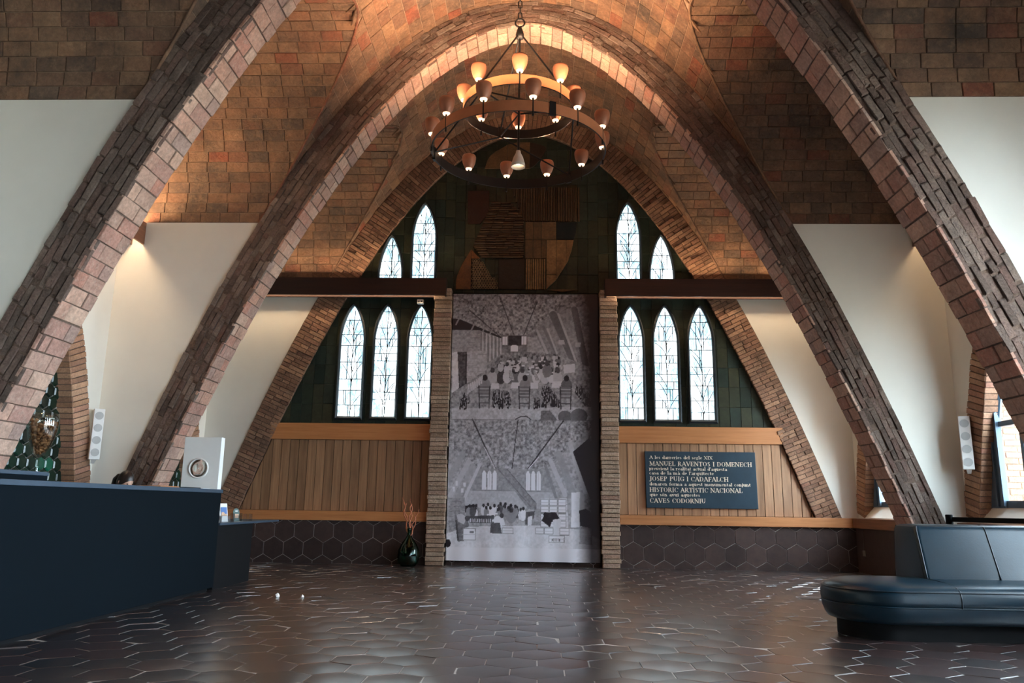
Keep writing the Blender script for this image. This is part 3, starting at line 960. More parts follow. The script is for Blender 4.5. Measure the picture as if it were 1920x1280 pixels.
PANE_Y = 13.34
wn = 20
for cx, z0, z1 in [(-3.06, 2.46, 4.44), (-2.455, 2.46, 4.44), (-1.853, 2.46, 4.44), (1.855, 2.46, 4.45), (2.456, 2.46, 4.45), (3.065, 2.46, 4.45),
                   (-2.44, 4.76, 5.74), (-1.85, 4.76, 6.36), (1.838, 4.76, 6.38), (2.425, 4.76, 5.76)]:
    wn += 1
    rnd = random.Random(wn * 13)
    hw = 0.196
    half, hs = lancet(cx, z0, z1, hw, wn)
    w = empty('window_%d' % wn, (0, 0, 0)); tag(w, kind='structure')
    # frame
    o_in = lancet_outline(cx, z0, z1, half, hs, 0.0); o_out = lancet_outline(cx, z0, z1, half, hs, 0.048)
    o_out = [(o_out[0][0], z0 - .06)] + o_out[1:-1] + [(o_out[-1][0], z0 - .06)]
    fr = MB(); k = len(o_in)
    for yv, pts in ((13.355, o_out), (13.29, o_out), (13.27, [((a[0] + b_[0]) / 2, (a[1] + b_[1]) / 2) for a, b_ in zip(o_in, o_out)]), (13.30, o_in), (13.345, o_in)):
        fr.v += [(p[0], yv, p[1]) for p in pts]
    for L_ in range(4):
        for i in range(k):
            fr.f.append((L_ * k + i, L_ * k + (i + 1) % k, (L_ + 1) * k + (i + 1) % k, (L_ + 1) * k + i))
    fr.build('window_frame', M['window_iron'], w)
    # panes: rows split by uneven uprights
    z = z0; ps = []; rows = []
    while z < z1 - 0.02:
        h = rnd.choice((0.13, 0.20, 0.26, 0.30)); zt = min(z + h, z1)
        if z1 - zt < 0.10: zt = z1
        hb = min(half(z), half(z + .01)); ht = half(zt)
        cuts = sorted(rnd.sample([-0.55, -0.38, -0.1, 0.05, 0.30, 0.52, 0.66], rnd.choice((1, 2, 2, 3)))) if hb > 0.1 else [0.02]
        cuts = [-1] + cuts + [1]
        rows.append((z, zt, cuts))
        for a, c in zip(cuts[:-1], cuts[1:]):
            nseg = 4 if zt > hs else 1
            zz = [z + (zt - z) * i / nseg for i in range(nseg + 1)]
            cl = lambda t_, v: cx + max(-half(v), min(half(v), t_ * hw))
            lft = [(cl(a, v), v) for v in zz]; rgt = [(cl(c, v), v) for v in zz]
            poly = lft + rgt[::-1]
            pp = []
            for p in poly:
                if not pp or abs(pp[-1][0] - p[0]) + abs(pp[-1][1] - p[1]) > .002: pp.append(p)
            if len(pp) >= 3: ps.append(([(p[0], PANE_Y, p[1]) for p in pp], (0, -1, 0), 0.006, 0.0008))
        z = zt
    emit(w, 'pane', ps, pane_m)
    # lead cames: bars, uprights and leaf curves
    ld = MB()
    def bar(pts, r=0.0075):
        q = [p for p in pts if abs(p[0] - cx) <= half(p[1]) + .004 and z0 <= p[1] <= z1]
        if len(q) > 1: ld.tube([(p[0], PANE_Y - .004, p[1]) for p in q], r, 4)
    for za, zt, cuts in rows:
        bar([(cx - half(za), za), (cx + half(za), za)])
        for a in cuts[1:-1]:
            bar([(cx + a * hw, za + (zt - za) * i / 4) for i in range(5)])
    for q in range(7 if z1 - z0 > 1.2 else 4):
        zb = z0 + (z1 - z0) * (0.02 + 0.80 * (q + rnd.random() * .5) / 7 * (1 if z1 - z0 > 1.2 else 1.6))
        for s_ in (-1, 1):
            if rnd.random() < .2: continue
            ht = rnd.uniform(0.28, 0.46); sp = rnd.uniform(0.7, 1.15); p_ = rnd.uniform(1.3, 2.4)
            bar([(cx + .015 + s_ * hw * sp * (i / 14) ** p_, zb + ht * (i / 14)) for i in range(15)], 0.0062)
    bar([(cx + .012 + .008 * math.sin(i * .9), z0 + (z1 - z0) * i / 24) for i in range(25)], 0.0078)
    ld.build('lead_came', M['lead'], w)

# ------------------------------------------------------------------ ceramic mural above the banner
mural = empty('ceramic_mural', (0, 13.35, 4.72)); tag(mural, 'dark abstract ceramic mural of mixed tile reliefs above the photo banner', 'mural')
mm = {k: masonry('mural_' + k, c, rough=0.55, stain=0.6, nscale=4, fine=25, bstr=0.6) for k, c in {
    'brown': [S(120, 74, 42), S(104, 64, 38)], 'tan': [S(150, 116, 78), S(132, 100, 68)], 'dark': [S(40, 30, 24), S(52, 38, 30)],
    'mid': [S(96, 74, 52), S(112, 86, 60)], 'rib': [S(88, 66, 46), S(70, 52, 38)], 'red': [S(58, 34, 28), S(50, 30, 26)], 'teal': [S(14, 28, 34), S(18, 32, 36)]}.items()}
def mpiece(name, poly, mat, d=0.04):
    return MB().prism([(x, -d, z - 4.72) for x, z in poly], (0, d, 0)).build(name, mm[mat], mural, bevel=0.004, seg=1)
def curve_pts(pts, n=6):
    out = []
    P = [pts[0]] + list(pts) + [pts[-1]]
    for i in range(1, len(P) - 2):
        for j in range(n):
            t = j / n
            out.append(tuple(0.5 * ((2 * P[i][a]) + (-P[i - 1][a] + P[i + 1][a]) * t + (2 * P[i - 1][a] - 5 * P[i][a] + 4 * P[i + 1][a] - P[i + 2][a]) * t * t + (-P[i - 1][a] + 3 * P[i][a] - 3 * P[i + 1][a] + P[i + 2][a]) * t ** 3) for a in (0, 1)))
    out.append(pts[-1])
    return out
mpiece('leaf_tile', curve_pts([(-1.25, 4.76), (-1.245, 4.95), (-1.17, 5.18), (-.99, 5.51)]) + [(-.99, 5.33), (-.985, 4.76)], 'brown')
mpiece('leaf_tile', [(-.985, 5.50), (-.985, 5.335), (-.83, 5.335)], 'brown')
mpiece('honeycomb_bed', [(-.98, 5.33), (-.82, 5.33)] + curve_pts([(-.82, 5.33), (-.72, 5.11), (-.5, 4.89)])[1:] + [(-.5, 4.76), (-.98, 4.76)], 'dark', 0.025)
ring = MB(); zz = 4.79; rr = 0
while zz < 5.32:
    xx = -.955 + (.024 if rr % 2 else 0)
    while xx < -.5:
        lim = -.82 + (5.33 - zz) / (5.33 - 4.89) * .32 if zz > 4.89 else -.5
        if xx < lim - .02: ring.ringtube((xx, -.03, zz - 4.72), 0.019, 0.006, 8, 4, 'y')
        xx += .048
    zz += .042; rr += 1
ro = ring.build('clay_ring_field', masonry('mural_clay', [S(150, 120, 88), S(120, 92, 66)], stain=.3, bstr=0), mural); ro['kind'] = 'stuff'
mpiece('dark_tile', [(-.49, 5.33), (-.02, 5.33), (-.02, 4.76), (-.49, 4.76)], 'dark', 0.03)
for i in range(9):
    mpiece('slat', [(0.0 + i * .04, 5.33), (0.028 + i * .04, 5.33), (0.028 + i * .04, 4.76), (0.0 + i * .04, 4.76)], 'tan', 0.05 + J(.008))
for poly in ([(.37, 5.69), (.545, 5.69), (.545, 5.04)] + [(.37, 5.04)], [(.55, 5.69), (.72, 5.69), (.72, 5.23), (.55, 4.95)], [(.725, 5.69), (.86, 5.69), (.82, 5.5), (.76, 5.31), (.725, 5.24)], [(.37, 5.03), (.545, 5.03), (.545, 4.94), (.37, 4.77)]):
    mpiece('clay_tile', poly, 'tan')
for x in (-.015, .13): mpiece('clay_tile', [(x, 6.03), (x + .138, 6.03), (x + .138, 5.70), (x, 5.70)], 'mid')
for x in (-.015, .13): mpiece('clay_tile', [(x, 5.69), (x + .138, 5.69), (x + .138, 5.34), (x, 5.34)], 'mid')
mpiece('clay_tile', [(.275, 6.03), (.54, 6.03), (.54, 5.70), (.275, 5.70)], 'mid'); mpiece('clay_tile', [(.275, 5.69), (.36, 5.69), (.36, 5.34), (.275, 5.34)], 'mid')
mpiece('dark_tile', [(.545, 6.03), (.92, 6.03), (.90, 5.85), (.86, 5.70), (.545, 5.70)], 'teal', 0.03)
# stacked wavy strips
zz = 5.35
while zz < 6.42:
    xl = np.interp(zz, [5.34, 5.56, 5.99, 6.44], [-.80, -.96, -.79, -.62]); xr = np.interp(zz, [5.34, 6.03, 6.24, 6.38, 6.44], [-.03, -.04, -.12, -.27, -.45])
    h = random.uniform(.026, .036)
    x = xl
    while x < xr - .02:
        x1 = min(x + random.uniform(.17, .21), xr)
        mpiece('clay_strip', [(x, zz + J(.006)), (x1 - .006, zz + J(.006)), (x1 - .006, zz + h), (x, zz + h)], 'rib', .03 + random.uniform(0, .035))
        x = x1
    zz += h + .012
for i in range(27):
    x = -.245 + i * .0455
    zb = 6.05 if x > -.06 else 6.05 + (-.06 - x) * 2.6
    mpiece('clay_rod', [(x, zb), (x + .030, zb), (x + .030, 6.70), (x, 6.70)], 'rib', .04 + J(.01))
mpiece('red_panel', [(-1.08, 6.64), (-.69, 6.64), (-.68, 6.22), (-.84, 6.0), (-1.07, 6.0)], 'red', .03)
mpiece('disc_tile', curve_pts([(-.78, 7.08), (-.68, 7.33), (-.41, 7.52)]) + [(-.37, 7.55), (-.37, 7.08)], 'mid', .035)
mpiece('disc_tile', [(-.365, 7.08), (-.365, 7.55), (-.17, 7.60), (-.17, 7.08)], 'mid', .035)
mpiece('disc_tile', [(-.165, 7.08), (-.165, 7.60), (.05, 7.60), (.05, 7.08)], 'mid', .035)
mpiece('dark_tile', [(.055, 7.08)] + curve_pts([(.055, 7.60), (.35, 7.49), (.20, 7.20), (.055, 7.08)])[0:-1], 'dark', .035)
mpiece('clay_tile', [(.38, 4.76), (.66, 4.72), (.94, 4.76), (.66, 4.77)], 'mid', .03)

# ------------------------------------------------------------------ photo banner (flat print painted into vertex colours)
PW, PH = 300, 520
img = np.zeros((PH, PW), float); YY, XX = np.mgrid[0:PH, 0:PW].astype(float)
U = XX / (PW - 1); V = YY / (PH - 1)                # V = 0 at the top
vpx = 553 + V * (1050 - 553); Lx = 850 - 12 * V; Rx = 1118 + 9 * V
upx = Lx + U * (Rx - Lx)
A6, B6 = (upx - 840) * 5.02, (vpx - 545) * 5.02      # drawing grid of the upper photograph
A5, B5 = (upx - 840) * 4.74, (vpx - 790) * 4.74      # drawing grid of the lower photograph
def fbm(sx, sy, seed, oct=4):
    rg = np.random.RandomState(seed); out = np.zeros((PH, PW)); amp = 1.0; tot = 0
    for o in range(oct):
        nx, ny = int(sx * 2 ** o) + 2, int(sy * 2 ** o) + 2
        gr = rg.rand(ny, nx); gx = U * (nx - 1.001); gy = V * (ny - 1.001); i, k = gx.astype(int), gy.astype(int); fx, fy = gx - i, gy - k
        fx = fx * fx * (3 - 2 * fx); fy = fy * fy * (3 - 2 * fy)
        i1 = np.minimum(i + 1, nx - 1); k1 = np.minimum(k + 1, ny - 1)
        out += amp * ((gr[k, i] * (1 - fx) + gr[k, i1] * fx) * (1 - fy) + (gr[k1, i] * (1 - fx) + gr[k1, i1] * fx) * fy); tot += amp; amp *= .6
    return out / tot
def inside(A, B, pts):
    m_ = np.zeros_like(A, bool); k = len(pts); q = k - 1
    for i in range(k):
        (xi, yi), (xj, yj) = pts[i], pts[q]
        c = ((yi > B) != (yj > B)) & (A < (xj - xi) * (B - yi) / (yj - yi + 1e-9) + xi)
        m_ ^= c; q = i
    return m_
def pol(A, B, pts, v, tex=0.0):
    m_ = inside(A, B, pts); img[m_] = v + (tex * (nz1[m_] - .5) if tex else 0)
def ell(A, B, cx, cy, rx, ry, v): img[((A - cx) / rx) ** 2 + ((B - cy) / ry) ** 2 < 1] = v
def lin(A, B, x0, y0, x1, y1, w, v):
    dx, dy = x1 - x0, y1 - y0; L2 = dx * dx + dy * dy; t = np.clip(((A - x0) * dx + (B - y0) * dy) / L2, 0, 1)
    img[np.hypot(A - x0 - t * dx, B - y0 - t * dy) < w / 2] = v
nz1 = fbm(75, 130, 3); nz2 = fbm(14, 20, 4); rg = random.Random(5)
# upper photograph: long vaulted hall full of workers
up = B6 < 1255
img[up] = 0.40 + 0.5 * (nz1[up] - .5)
pol(A6, B6, [(40, 30), (1150, 30), (960, 260), (760, 445), (480, 460), (40, 270)], 0.46, 0.75)
for p, w in (((480, 60, 615, 435), 9), ((830, 120, 712, 440), 9), ((200, 200, 480, 455), 10)): lin(A6, B6, *p, w, 0.22)
pol(A6, B6, [(40, 290), (110, 290), (500, 462), (500, 490), (300, 400), (40, 400)], 0.10)
for x, y in ((240, 350), (95, 300), (330, 400), (400, 420)): lin(A6, B6, x - 20, y + 45, x + 15, y - 30, 14, 0.45)
pol(A6, B6, [(40, 400), (300, 400), (500, 480), (500, 640), (370, 745), (180, 920), (40, 1010)], 0.50, 0.3)
for i in range(12): lin(A6, B6, 310 + i * 17, 415 + i * 6, 310 + i * 17, 760 - i * 12, 8, 0.74 if i % 2 else 0.34)
for i in range(9): lin(A6, B6, 45, 430 + i * 50, 300, 425 + i * 46, 3, 0.38)
pol(A6, B6, [(90, 610), (175, 610), (175, 915), (100, 980)], 0.22, 0.2); lin(A6, B6, 172, 615, 172, 915, 12, 0.08)
pol(A6, B6, [(180, 605), (365, 600), (365, 880), (180, 915)], 0.60, 0.3)
for i in range(7): lin(A6, B6, 182, 640 + i * 42, 365, 636 + i * 40, 3, 0.45)
pol(A6, B6, [(40, 620), (90, 610), (105, 960), (40, 1010)], 0.82, 0.2)
pol(A6, B6, [(500, 445), (770, 445), (770, 620), (500, 620)], 0.34, 0.2); pol(A6, B6, [(565, 450), (690, 450), (690, 545), (565, 545)], 0.16)
pol(A6, B6, [(512, 462), (558, 458), (558, 542), (512, 542)], 0.97); pol(A6, B6, [(690, 455), (735, 455), (735, 540), (690, 540)], 0.95)
pol(A6, B6, [(588, 552), (610, 542), (640, 542), (657, 552), (657, 605), (588, 605)], 1.0); lin(A6, B6, 535, 460, 535, 545, 5, .5); lin(A6, B6, 712, 456, 712, 540, 5, .5)
pol(A6, B6, [(745, 462), (830, 465), (905, 610), (745, 610)], 0.52, 0.3)
pol(A6, B6, [(820, 400), (960, 220), (1400, 120), (1400, 800), (1200, 745), (1000, 620), (905, 610)], 0.44, 0.25)
for (x0, y0, x1, y1, w, v) in ((835, 400, 930, 620, 22, .6), (890, 360, 1010, 620, 26, .36), (930, 380, 1020, 620, 16, .62), (980, 240, 1200, 745, 70, .30), (1030, 235, 1215, 740, 20, .62), (1180, 190, 1290, 740, 60, .28)): lin(A6, B6, x0, y0, x1, y1, w, v)
pol(A6, B6, [(1035, 490), (1085, 490), (1095, 535), (1035, 535)], 0.62); pol(A6, B6, [(1190, 515), (1240, 515), (1240, 555), (1190, 555)], 0.6)
pol(A6, B6, [(40, 1010), (180, 915), (470, 700), (1050, 640), (1400, 780), (1400, 1255), (40, 1255)], 0.46, 0.45)
pol(A6, B6, [(40, 1150), (1400, 1130), (1400, 1255), (40, 1255)], 0.60, 0.3)
for i in range(70):                                    # the crowd
    x = rg.uniform(475, 1050); y = rg.uniform(620, 790) + (abs(x - 720) * .05); s_ = 9 + (y - 610) * .10
    ell(A6, B6, x, y + 2.6 * s_, 1.5 * s_, 2.2 * s_, rg.choice((.18, .3, .45, .66, .75))); ell(A6, B6, x, y, .8 * s_, s_, rg.choice((.12, .2, .3)))
for i in range(40): pol(A6, B6, [(a := rg.uniform(480, 1040), c := rg.uniform(690, 830)), (a + 26, c), (a + 26, c + 14), (a, c + 14)], rg.choice((.2, .7, .8)))
for x, y in ((420, 800), (930, 730), (1030, 800), (700, 800)): ell(A6, B6, x, y + 60, 44, 62, .62 if x != 930 else .35); ell(A6, B6, x, y - 12, 20, 26, .2)
pol(A6, B6, [(1080, 730), (1190, 720), (1190, 800), (1090, 815)], 0.74)
for x0, y0, x1, y1 in ((600, 905, 680, 960), (775, 905, 845, 960), (980, 890, 1075, 950), (410, 915, 480, 965)): pol(A6, B6, [(x0, y0), (x1, y0), (x1 + 5, y1), (x0 - 8, y1)], .76)
for x, s_ in ((350, 1), (725, 1), (1112, 1)):              # seated workers and ladder-back chairs
    ell(A6, B6, x, 930, 52, 62, .40 if x != 1112 else .26); ell(A6, B6, x, 860, 24, 30, .13)
    pol(A6, B6, [(x - 55, 940), (x + 45, 940), (x + 45, 1050), (x - 55, 1050)], .30)
    for q in range(3): lin(A6, B6, x - 52, 965 + q * 32, x + 42, 965 + q * 32, 8, .55)
    for q in (-58, 45): lin(A6, B6, x + q, 940, x + q + (8 if q < 0 else -6), 1150, 11, .18)
    lin(A6, B6, x - 48, 1100, x + 38, 1100, 6, .2)
def bottles(x0, x1, y0, y1, n, slant=0):
    for i in range(n):
        t = rg.random(); y = y0 + (y1 - y0) * (i / n); x = rg.uniform(x0, x1) + slant * (y - y0)
        lin(A6, B6, x, y, x, y + 46, 15, .10); lin(A6, B6, x, y - 22, x, y, 7, .14)
        if rg.random() < .45: lin(A6, B6, x, y + 20, x, y + 30, 9, .62)
        lin(A6, B6, x - 4, y - 14, x - 4, y + 20, 3, .5)
bottles(150, 215, 1030, 1120, 22, -.5); bottles(425, 590, 1000, 1110, 40); bottles(810, 925, 1065, 1105, 18); bottles(870, 960, 955, 1090, 60, .7); bottles(1190, 1260, 950, 1080, 60, .8)
for i in range(8): lin(A6, B6, 190 + i * 18, 1010 - i * 14, 196 + i * 18, 930 - i * 12, 12, .74)
for i in range(12): lin(A6, B6, 575 + i * 4 + (200 if i > 5 else 0), 790, 585 + i * 7 + (200 if i > 5 else 0), 880, 6, .75 if i % 2 else .3)
pol(A6, B6, [(870, 1255), (880, 1170), (960, 1165), (1030, 1255)], .30, .2); ell(A6, B6, 1100, 1225, 65, 60, .26); ell(A6, B6, 1230, 1215, 80, 70, .3)
lin(A6, B6, 640, 1250, 690, 1225, 10, .18); lin(A6, B6, 690, 1225, 740, 1222, 10, .18); lin(A6, B6, 740, 1222, 780, 1250, 10, .18)
pol(A6, B6, [(1310, 700), (1330, 540), (1395, 700)], .42)
# lower photograph: hall with packers
lo_ = B5 > 24
img[lo_] = 0.50 + .3 * (nz1[lo_] - .5)
pol(A5, B5, [(0, 24), (1350, 24), (860, 455), (300, 455), (0, 260)], 0.46, 0.65)
for p, w in (((220, 24, 425, 455), 12), ((625, 24, 575, 455), 8), ((1030, 24, 715, 455), 12)): lin(A5, B5, *p, w, .16)
lin(A5, B5, 330, 270, 425, 455, 6, .85); lin(A5, B5, 810, 350, 718, 455, 6, .85); lin(A5, B5, 297, 170, 297, 320, 4, .25); lin(A5, B5, 915, 200, 915, 330, 4, .3)
pol(A5, B5, [(200, 640), (290, 455), (860, 455), (975, 640), (975, 800), (160, 800)], .46, .2); pol(A5, B5, [(160, 645), (975, 645), (975, 790), (160, 790)], .58, .12)
lin(A5, B5, 200, 640, 965, 648, 4, .4)
for x0 in (310, 698):
    for q in range(3):
        a = x0 + q * 47
        pol(A5, B5, [(a, 635), (a, 500), (a + 9, 475), (a + 18, 468), (a + 28, 475), (a + 37, 500), (a + 37, 635)], .98); lin(A5, B5, a + 18, 470, a + 18, 635, 2, .7)
pol(A5, B5, [(440, 450), (520, 450), (795, 750), (795, 800), (720, 790)], .40, .2); lin(A5, B5, 530, 455, 790, 745, 6, .25); lin(A5, B5, 450, 455, 745, 775, 6, .3)
for k_, (x0, y0, x1, y1, w, v) in enumerate(((290, 420, 150, 720, 26, .66), (230, 430, 90, 720, 40, .5), (190, 400, 30, 690, 46, .58), (140, 330, 0, 560, 50, .48), (870, 425, 965, 695, 26, .40), (915, 380, 1045, 670, 40, .62), (985, 320, 1110, 650, 60, .46), (1085, 230, 1225, 640, 44, .58))): lin(A5, B5, x0, y0, x1, y1, w, v)
pol(A5, B5, [(1110, 300), (1250, 180), (1370, 330), (1370, 900), (1240, 640)], .14, .1)
for x, y in ((85, 590), (155, 600), (135, 650), (60, 640)): pol(A5, B5, [(x - 10, y - 25), (x + 10, y - 25), (x + 10, y + 15), (x - 10, y + 15)], .75)
pol(A5, B5, [(20, 710), (160, 705), (160, 960), (20, 1020)], .44, .25)
for i in range(6): lin(A5, B5, 20, 740 + i * 42, 160, 735 + i * 40, 3, .3)
pol(A5, B5, [(0, 1010), (170, 950), (830, 930), (1180, 960), (1400, 1060), (1400, 1240), (0, 1240)], .74, .10); pol(A5, B5, [(0, 1120), (1400, 1120), (1400, 1240), (0, 1240)], .95, .08)
pol(A5, B5, [(160, 770), (220, 770), (220, 830), (160, 830)], .1)
for i in range(30):
    x = rg.uniform(190, 700); y = 760 + rg.uniform(-6, 50)
    ell(A5, B5, x, y + 44, 24, 42, rg.choice((.22, .75, .82, .4))); ell(A5, B5, x, y - 2, 12, 16, .14)
pol(A5, B5, [(200, 860), (420, 850), (420, 915), (200, 915)], .2)
for i in range(13): lin(A5, B5, 210 + i * 16, 885, 210 + i * 16, 910, 7, .75)
pol(A5, B5, [(355, 840), (450, 830), (450, 845), (355, 852)], .85)
pol(A5, B5, [(830, 705), (1060, 700), (1080, 1000), (830, 960)], .76, .1)
for i in range(5): lin(A5, B5, 832, 750 + i * 52, 1075, 752 + i * 52, 4, .45)
for x in (910, 980): lin(A5, B5, x, 705, x, 960, 4, .5)
pol(A5, B5, [(1100, 650), (1175, 645), (1175, 940), (1100, 945)], .84, .06); pol(A5, B5, [(1175, 645), (1215, 650), (1215, 800), (1175, 800)], .55)
# bending packers and crates
def crate(x0, y0, x1, y1, v=.97):
    pol(A5, B5, [(x0, y0), (x1, y0), (x1, y1), (x0, y1)], .38); pol(A5, B5, [(x0 + 5, y0 + 5), (x1 - 5, y0 + 5), (x1 - 5, y1 - 5), (x0 + 5, y1 - 5)], v)
    lin(A5, B5, x0, (y0 + y1) / 2, x1, (y0 + y1) / 2, 4, .6)
for q_ in range(4):
    for w_ in range(3): crate(832 + w_ * 76, 708 + q_ * 60, 904 + w_ * 76, 764 + q_ * 60, .88)
pol(A5, B5, [(70, 850), (130, 835), (190, 870), (195, 950), (165, 960), (150, 1070), (100, 1075), (85, 960)], .30, .15); pol(A5, B5, [(85, 850), (130, 838), (180, 872), (150, 930), (100, 910)], .62); ell(A5, B5, 180, 880, 20, 24, .2); lin(A5, B5, 82, 900, 100, 1060, 16, .2)
crate(142, 962, 256, 1064); pol(A5, B5, [(205, 985), (240, 985), (240, 1005), (205, 1005)], .3)
pol(A5, B5, [(400, 900), (440, 850), (500, 870), (520, 930), (480, 940)], .80); ell(A5, B5, 487, 852, 18, 22, .16); pol(A5, B5, [(390, 920), (470, 910), (490, 1005), (385, 1000)], .22)
crate(490, 955, 592, 1005); ell(A5, B5, 570, 860, 45, 56, .4); ell(A5, B5, 570, 808, 18, 20, .15)
pol(A5, B5, [(700, 820), (780, 810), (770, 870), (720, 930), (695, 925)], .22); pol(A5, B5, [(720, 860), (760, 850), (750, 930), (715, 935)], .8)
pol(A5, B5, [(840, 890), (870, 825), (960, 815), (1000, 870), (930, 900), (915, 945)], .12); pol(A5, B5, [(940, 880), (1015, 870), (1000, 1005), (945, 1005)], .74); ell(A5, B5, 875, 840, 20, 22, .12)
crate(785, 950, 865, 1003); crate(862, 950, 946, 1005); crate(1000, 950, 1085, 1010)
crate(905, 1012, 1043, 1070)
for i in range(6): lin(A5, B5, 935 + i * 13, 1040, 935 + i * 13, 1060, 6, .2)
pol(A5, B5, [(1170, 800), (1230, 785), (1300, 830), (1295, 950), (1180, 930)], .07); pol(A5, B5, [(1175, 960), (1285, 955), (1285, 1085), (1175, 1080)], .55, .15)
ell(A5, B5, 10, 1090, 26, 34, .05)
lin(A5, B5, 0, 24, 1400, 24, 3, .3)
img += 0.10 * (nz1 - .5) + 0.06 * (nz2 - .5)
vig = np.clip((A6 - 1180) / 180, 0, 1); img = img * (1 - .80 * vig)
img *= np.interp(V, [0, .06, .2, .5, .85, 1], [.62, .75, .95, 1.0, 1.05, 1.12])
img = np.clip((img - .13) * 1.36, 0, 1) ** 1.15
dk, lt = np.array([0.020, 0.014, 0.020]), np.array([0.90, 0.88, 0.95])
rgb = dk + img[..., None] * (lt - dk)
ban = empty('photo_banner', (0, 13.17, 0.085)); tag(ban, 'tall hanging banner printed with two old black-and-white cellar photographs', 'banner')
xs = -1.272 + 2.544 * (np.arange(PW) / (PW - 1)); zs = 4.545 * (1 - np.arange(PH) / (PH - 1))
fold = 0.006 * np.sin(xs * 14)[None, :] * np.clip((V - .75) * 4, 0, 1) + 0.004 * np.sin(xs * 5)[None, :]
vv = np.stack([np.broadcast_to(xs, (PH, PW)), fold, np.broadcast_to(zs[:, None], (PH, PW))], -1).reshape(-1, 3)
idx = np.arange(PH * PW).reshape(PH, PW)
ff = np.stack([idx[1:, :-1], idx[1:, 1:], idx[:-1, 1:], idx[:-1, :-1]], -1).reshape(-1, 4)
me = bpy.data.meshes.new('print'); me.from_pydata(vv.tolist(), [], ff.tolist())
ca = me.color_attributes.new('print', 'FLOAT_COLOR', 'POINT')
ca.data.foreach_set('color', np.concatenate([rgb.reshape(-1, 3), np.ones((PH * PW, 1))], 1).astype(np.float32).ravel())
pm, nt, b = nodes_of('banner_print')
at_ = N(nt, 'ShaderNodeAttribute'); at_.attribute_name = 'print'
nt.links.new(at_.outputs['Color'], b.inputs['Base Color']); b.inputs['Roughness'].default_value = 0.42
me.materials.append(pm); me.polygons.foreach_set('use_smooth', [True] * len(me.polygons))
po = bpy.data.objects.new('print', me); COL.objects.link(po); po.parent = ban
MB().box(-1.28, 1.28, .012, .05, -.01, 4.55).build('backing', M['black'], ban)

